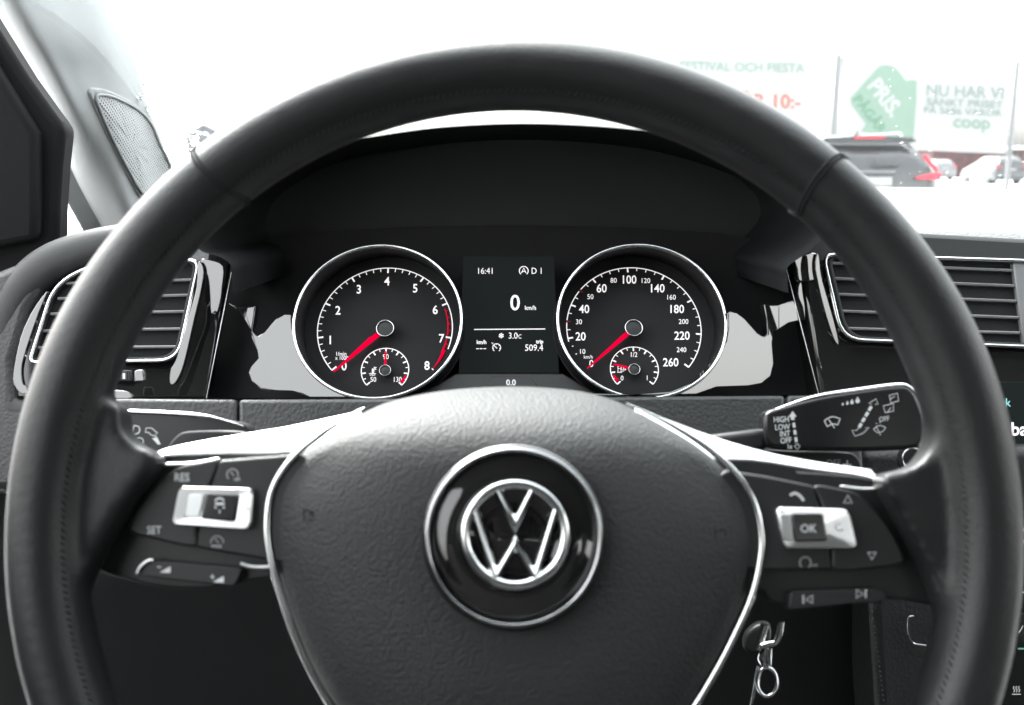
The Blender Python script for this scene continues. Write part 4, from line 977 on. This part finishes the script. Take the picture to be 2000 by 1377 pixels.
P.line(smooth([(1610, 822), (1625, 814), (1641, 818)], False, 5), 1.8); P.line([(1610, 822), (1616, 833)], 1.8); P.line([(1641, 818), (1636, 830)], 1.8); P.line(smooth([(1616, 833), (1626, 828), (1636, 830)], False, 4), 1.8); P.line([(1619, 820), (1630, 836)], 1.8)
for i, (x, y) in enumerate(((1646, 790), (1655, 788), (1664, 786), (1675, 783))): P.poly(circ(x, y, 1.8 + i * .9, 10)); P.poly([(x - 1.5 - i * .7, y - 1), (x, y - 4 - i * 1.6), (x + 1.5 + i * .7, y - 1)])
for i in range(4): P.line([(1702 - i * 6.5, 794 + i * 11), (1697 - i * 6.5, 802 + i * 11)], 6)
P.line([(1703, 790), (1697, 788), (1711, 779), (1715, 789), (1709, 790)], 1.4); P.line([(1677, 836), (1672, 841), (1664, 840), (1670, 852), (1686, 846), (1697, 835), (1690, 836)], 1.4)
P.line([(1737, 772), (1753, 768), (1755, 783), (1740, 787)], 1.5, True); P.line([(1725, 793), (1745, 788), (1745, 803), (1729, 806)], 1.5, True); P.line([(1733, 806), (1740, 796)], 1.3); P.line([(1738, 780), (1748, 774)], 1.2)
P.line(smooth([(1706, 838), (1718, 831), (1730, 835)], False, 4), 1.2); P.line([(1706, 838), (1713, 845), (1724, 843), (1730, 835)], 1.2); P.line([(1711, 832), (1720, 850)], 1.2); P.line([(1712, 828), (1712, 826)], 1.4); P.line([(1718, 826), (1720, 824)], 1.4)
P.make('wiper_symbols', M['icon'], wp); ST_text(wp, 'OFF', 1727, 818, 9.5, sx=.85, rot=6)
cs_ = thing('control_stalk', ST.p(1600, 920), 'short lower stalk marked OFF and plus below the wiper stalk', 'stalk')
SL = ST.shift(-.012)
slab('paddle', smooth([(1430, 880), (1540, 880), (1640, 882), (1672, 890), (1684, 915), (1670, 945), (1430, 945)], True, 4), SL, .009, .014, M['soft'], cs_, .002, 3)
text('lettering', 'OFF', 1628, 904, 13, SL, .0094, M['icondim'], cs_, sx=.9); P = Print(SL, .0094); P.line([(1646, 907), (1663, 908)], 3); P.line([(1655, 899), (1654, 915)], 3); P.make('plus_symbol', M['icon'], cs_)
ls = thing('turn_signal_stalk', ST.p(330, 870), 'black indicator stalk with headlamp symbols left of the column', 'stalk')
slab('paddle', smooth([(150, 808), (218, 806), (330, 808), (400, 812), (440, 820), (472, 826), (486, 838), (488, 860), (478, 880), (300, 885), (150, 885)], True, 4), ST, .006, .012, M['soft'], ls, .002, 4)
sweep('chrome_edge', [ST.p(x, y, .0060) for x, y in smooth([(200, 804), (260, 804), (330, 807), (385, 811), (430, 819), (475, 832)], False, 6)], [.0010] * 22 + [.0008, .0007, .0006, .0005, .0004, .0004, .0003, .0003, .0003], M['chrome'], ls, sec=8)
slab('inner_paddle', smooth([(330, 868), (345, 850), (365, 842), (420, 840), (470, 842), (486, 850), (490, 890), (330, 890)], True, 4), ST, .010, .006, M['soft'], ls, .0015, 3)
P = Print(ST, .0064)
P.line(smooth([(262, 831), (270, 833), (273, 839), (270, 846), (261, 848)], False, 3) + [(260, 840), (262, 831)], 1.8); [P.line([(247, 832 + 3.6 * i), (257, 832 + 3.6 * i)], 1.8) for i in range(5)]
P.line([(285, 836), (296, 836), (308, 846), (303, 848), (306, 853), (294, 849), (290, 844), (284, 845)], 1.5, True); P.poly([(297, 856), (307, 854), (314, 868), (308, 868)])
P.line(smooth([(262, 866), (265, 858), (272, 855), (279, 858), (280, 866)], False, 3), 1.6); [P.line([(250, 858 + 4 * i), (259, 858 + 4 * i)], 1.4) for i in range(3)]
P.make('lamp_symbols', M['icon'], ls)
# start knob
kn = thing('start_button', at(1790, 895, .56), 'round knurled start button with a chrome ring beside the wiper stalk', 'button')
KP = Plane(at(1790, 895, .56), elev=10); kk = mpp(KP, (1790, 895)); KC = (1783, 896)
V_, F_ = [], []; n_ = 72
for j, (r_, h_) in enumerate(((31, -.004), (30, .005), (27, .007), (23, .0072))):
    for i in range(n_): V_.append(polar(KP, KC, (r_ + (.9 if i % 2 and j < 2 else 0)) * kk, 360 * i / n_, h_))
for j in range(3):
    for i in range(n_): F_.append([j * n_ + i, j * n_ + (i + 1) % n_, (j + 1) * n_ + (i + 1) % n_, (j + 1) * n_ + i])
mesh('knurled_ring', V_, F_, M['soft'], kn, angle=20)
sweep('chrome_ring', [polar(KP, KC, 20 * kk, 360 * i / 48, .007) for i in range(48)], 1.6 * kk, M['chrome'], kn, closed=True, sec=8)
V_ = [polar(KP, KC, 19 * kk, 360 * i / 32, .0068) for i in range(32)] + [polar(KP, KC, 19 * kk, 360 * i / 32, .001) for i in range(32)]
mesh('cap', V_, [list(range(32)), list(range(63, 31, -1))] + [[i, (i + 1) % 32, 32 + (i + 1) % 32, 32 + i] for i in range(32)], M['piano2'], kn)

# ================================================================== INFOTAINMENT SCREEN
IP = Plane(at(1990, 950, .60), elev=16)
sc_ = thing('infotainment_screen', IP.p(2150, 1250), 'dark touchscreen with bright letters at the right edge of the view', 'screen')
slab('glass', rounded([(1915, 745), (2450, 745), (2450, 1190), (1925, 1190)], 10), IP, .004, .01, M['screen'], sc_, .001)
text('lettering', 'ck', 1964, 786, 16, IP, .0043, mat('teal_light', (.1, .3, .3), .5, emit=(.28, .58, .56)), sc_, bold=.01, sx=.9)
text('lettering', 'ba', 1974, 838, 25, IP, .0043, mat('white_light', (.5, .5, .5), .5, emit=(.92, .86, .92)), sc_, bold=.02, sx=1, align='LEFT')
P = Print(IP, .0043); P.poly([(1985, 898), (2120, 898), (2120, 968), (1985, 968)]); P.make('picture', mat('mauve_light', (.1, .05, .06), .5, emit=(.085, .045, .06)), sc_)
P = Print(IP, .0046); P.poly([(1988, 933), (2004, 921), (2060, 921), (2060, 946), (2004, 946)]); P.line([(1996, 995), (2030, 995)], 3); P.line([(1998, 1035), (2030, 1035)], 8); P.line([(1998, 1058), (2030, 1058)], 6); P.make('bright_bar', mat('cream_light', (.4, .35, .3), .5, emit=(.80, .70, .62)), sc_)
P = Print(IP, .0046); P.line([(1996, 1157), (2030, 1157)], 3); P.make('dim_bar', M['litdim'], sc_)
slab('lower_keys', rounded([(1925, 1196), (2450, 1196), (2450, 1480), (1940, 1480)], 8), IP, .002, .01, M['piano'], sc_, .001)
P = Print(IP, .0024); P.line([(1988, 1267), (2040, 1267)], 3); P.make('green_line', mat('green_light', (.05, .2, .1), .5, emit=(.08, .22, .15)), sc_)
P = Print(IP, .0024)
for i in range(3): P.line([(1981 + i * 5, 1340), (1979 + i * 5, 1344), (1982 + i * 5, 1348), (1980 + i * 5, 1352)], 1.5)
P.line([(1977, 1356), (1994, 1356)], 1.6); P.line(smooth([(1998, 1222), (1994, 1230), (1990, 1236)], False, 3), 1.6); P.make('heater_symbol', M['litdim'], sc_)

# console trim
ct = sweep('console_trim', [kp.p(x, y, .004) for x, y in smooth([(1784, 1204), (1775, 1206), (1774, 1225), (1777, 1245), (1785, 1257), (1808, 1261)], False, 6)], .0009, M['darkchrome'], dash, sec=8)
# ================================================================== KEYS
KY = at(1500, 1250, .50)
ky = thing('car_key', KY, 'shiny metal car key and ring hanging beside the steering column', 'key')
Kp = Plane(KY, elev=12, yaw=-12)
slab('key_head', smooth([(1455, 1240), (1480, 1220), (1505, 1225), (1502, 1262), (1478, 1280), (1452, 1268)], True, 4), Kp, .0, .009, M['key'], ky, .002, 3)
sweep('key_blade', [Kp.p(x, y, .006) for x, y in [(1494, 1220), (1486, 1250), (1482, 1268)]], .0022, M['chrome'], ky, sec=10)
sweep('clip', [Kp.p(x, y, .008) for x, y in smooth([(1526, 1214), (1522, 1240), (1514, 1255), (1500, 1258), (1488, 1262)], False, 5)], .0016, M['chrome'], ky, sec=10)
sweep('collar', [Kp.p(x, y, .005) for x, y in [(1497, 1262), (1492, 1285), (1496, 1300)]], [.0032, .0042, .0030], M['darkchrome'], ky, sec=14)
sweep('key_ring', [Kp.p(1498 + 19 * math.cos(a_), 1332 + 28 * math.sin(a_), .004 + .002 * math.sin(a_)) for a_ in [2 * math.pi * i / 40 for i in range(40)]], .0010, M['chrome'], ky, closed=True, sec=8)
sweep('key_tag', [Kp.p(x, y, .002) for x, y in [(1480, 1300), (1474, 1345), (1462, 1400)]], [.0008, .0010, .0008], M['darkchrome'], ky, sec=8)
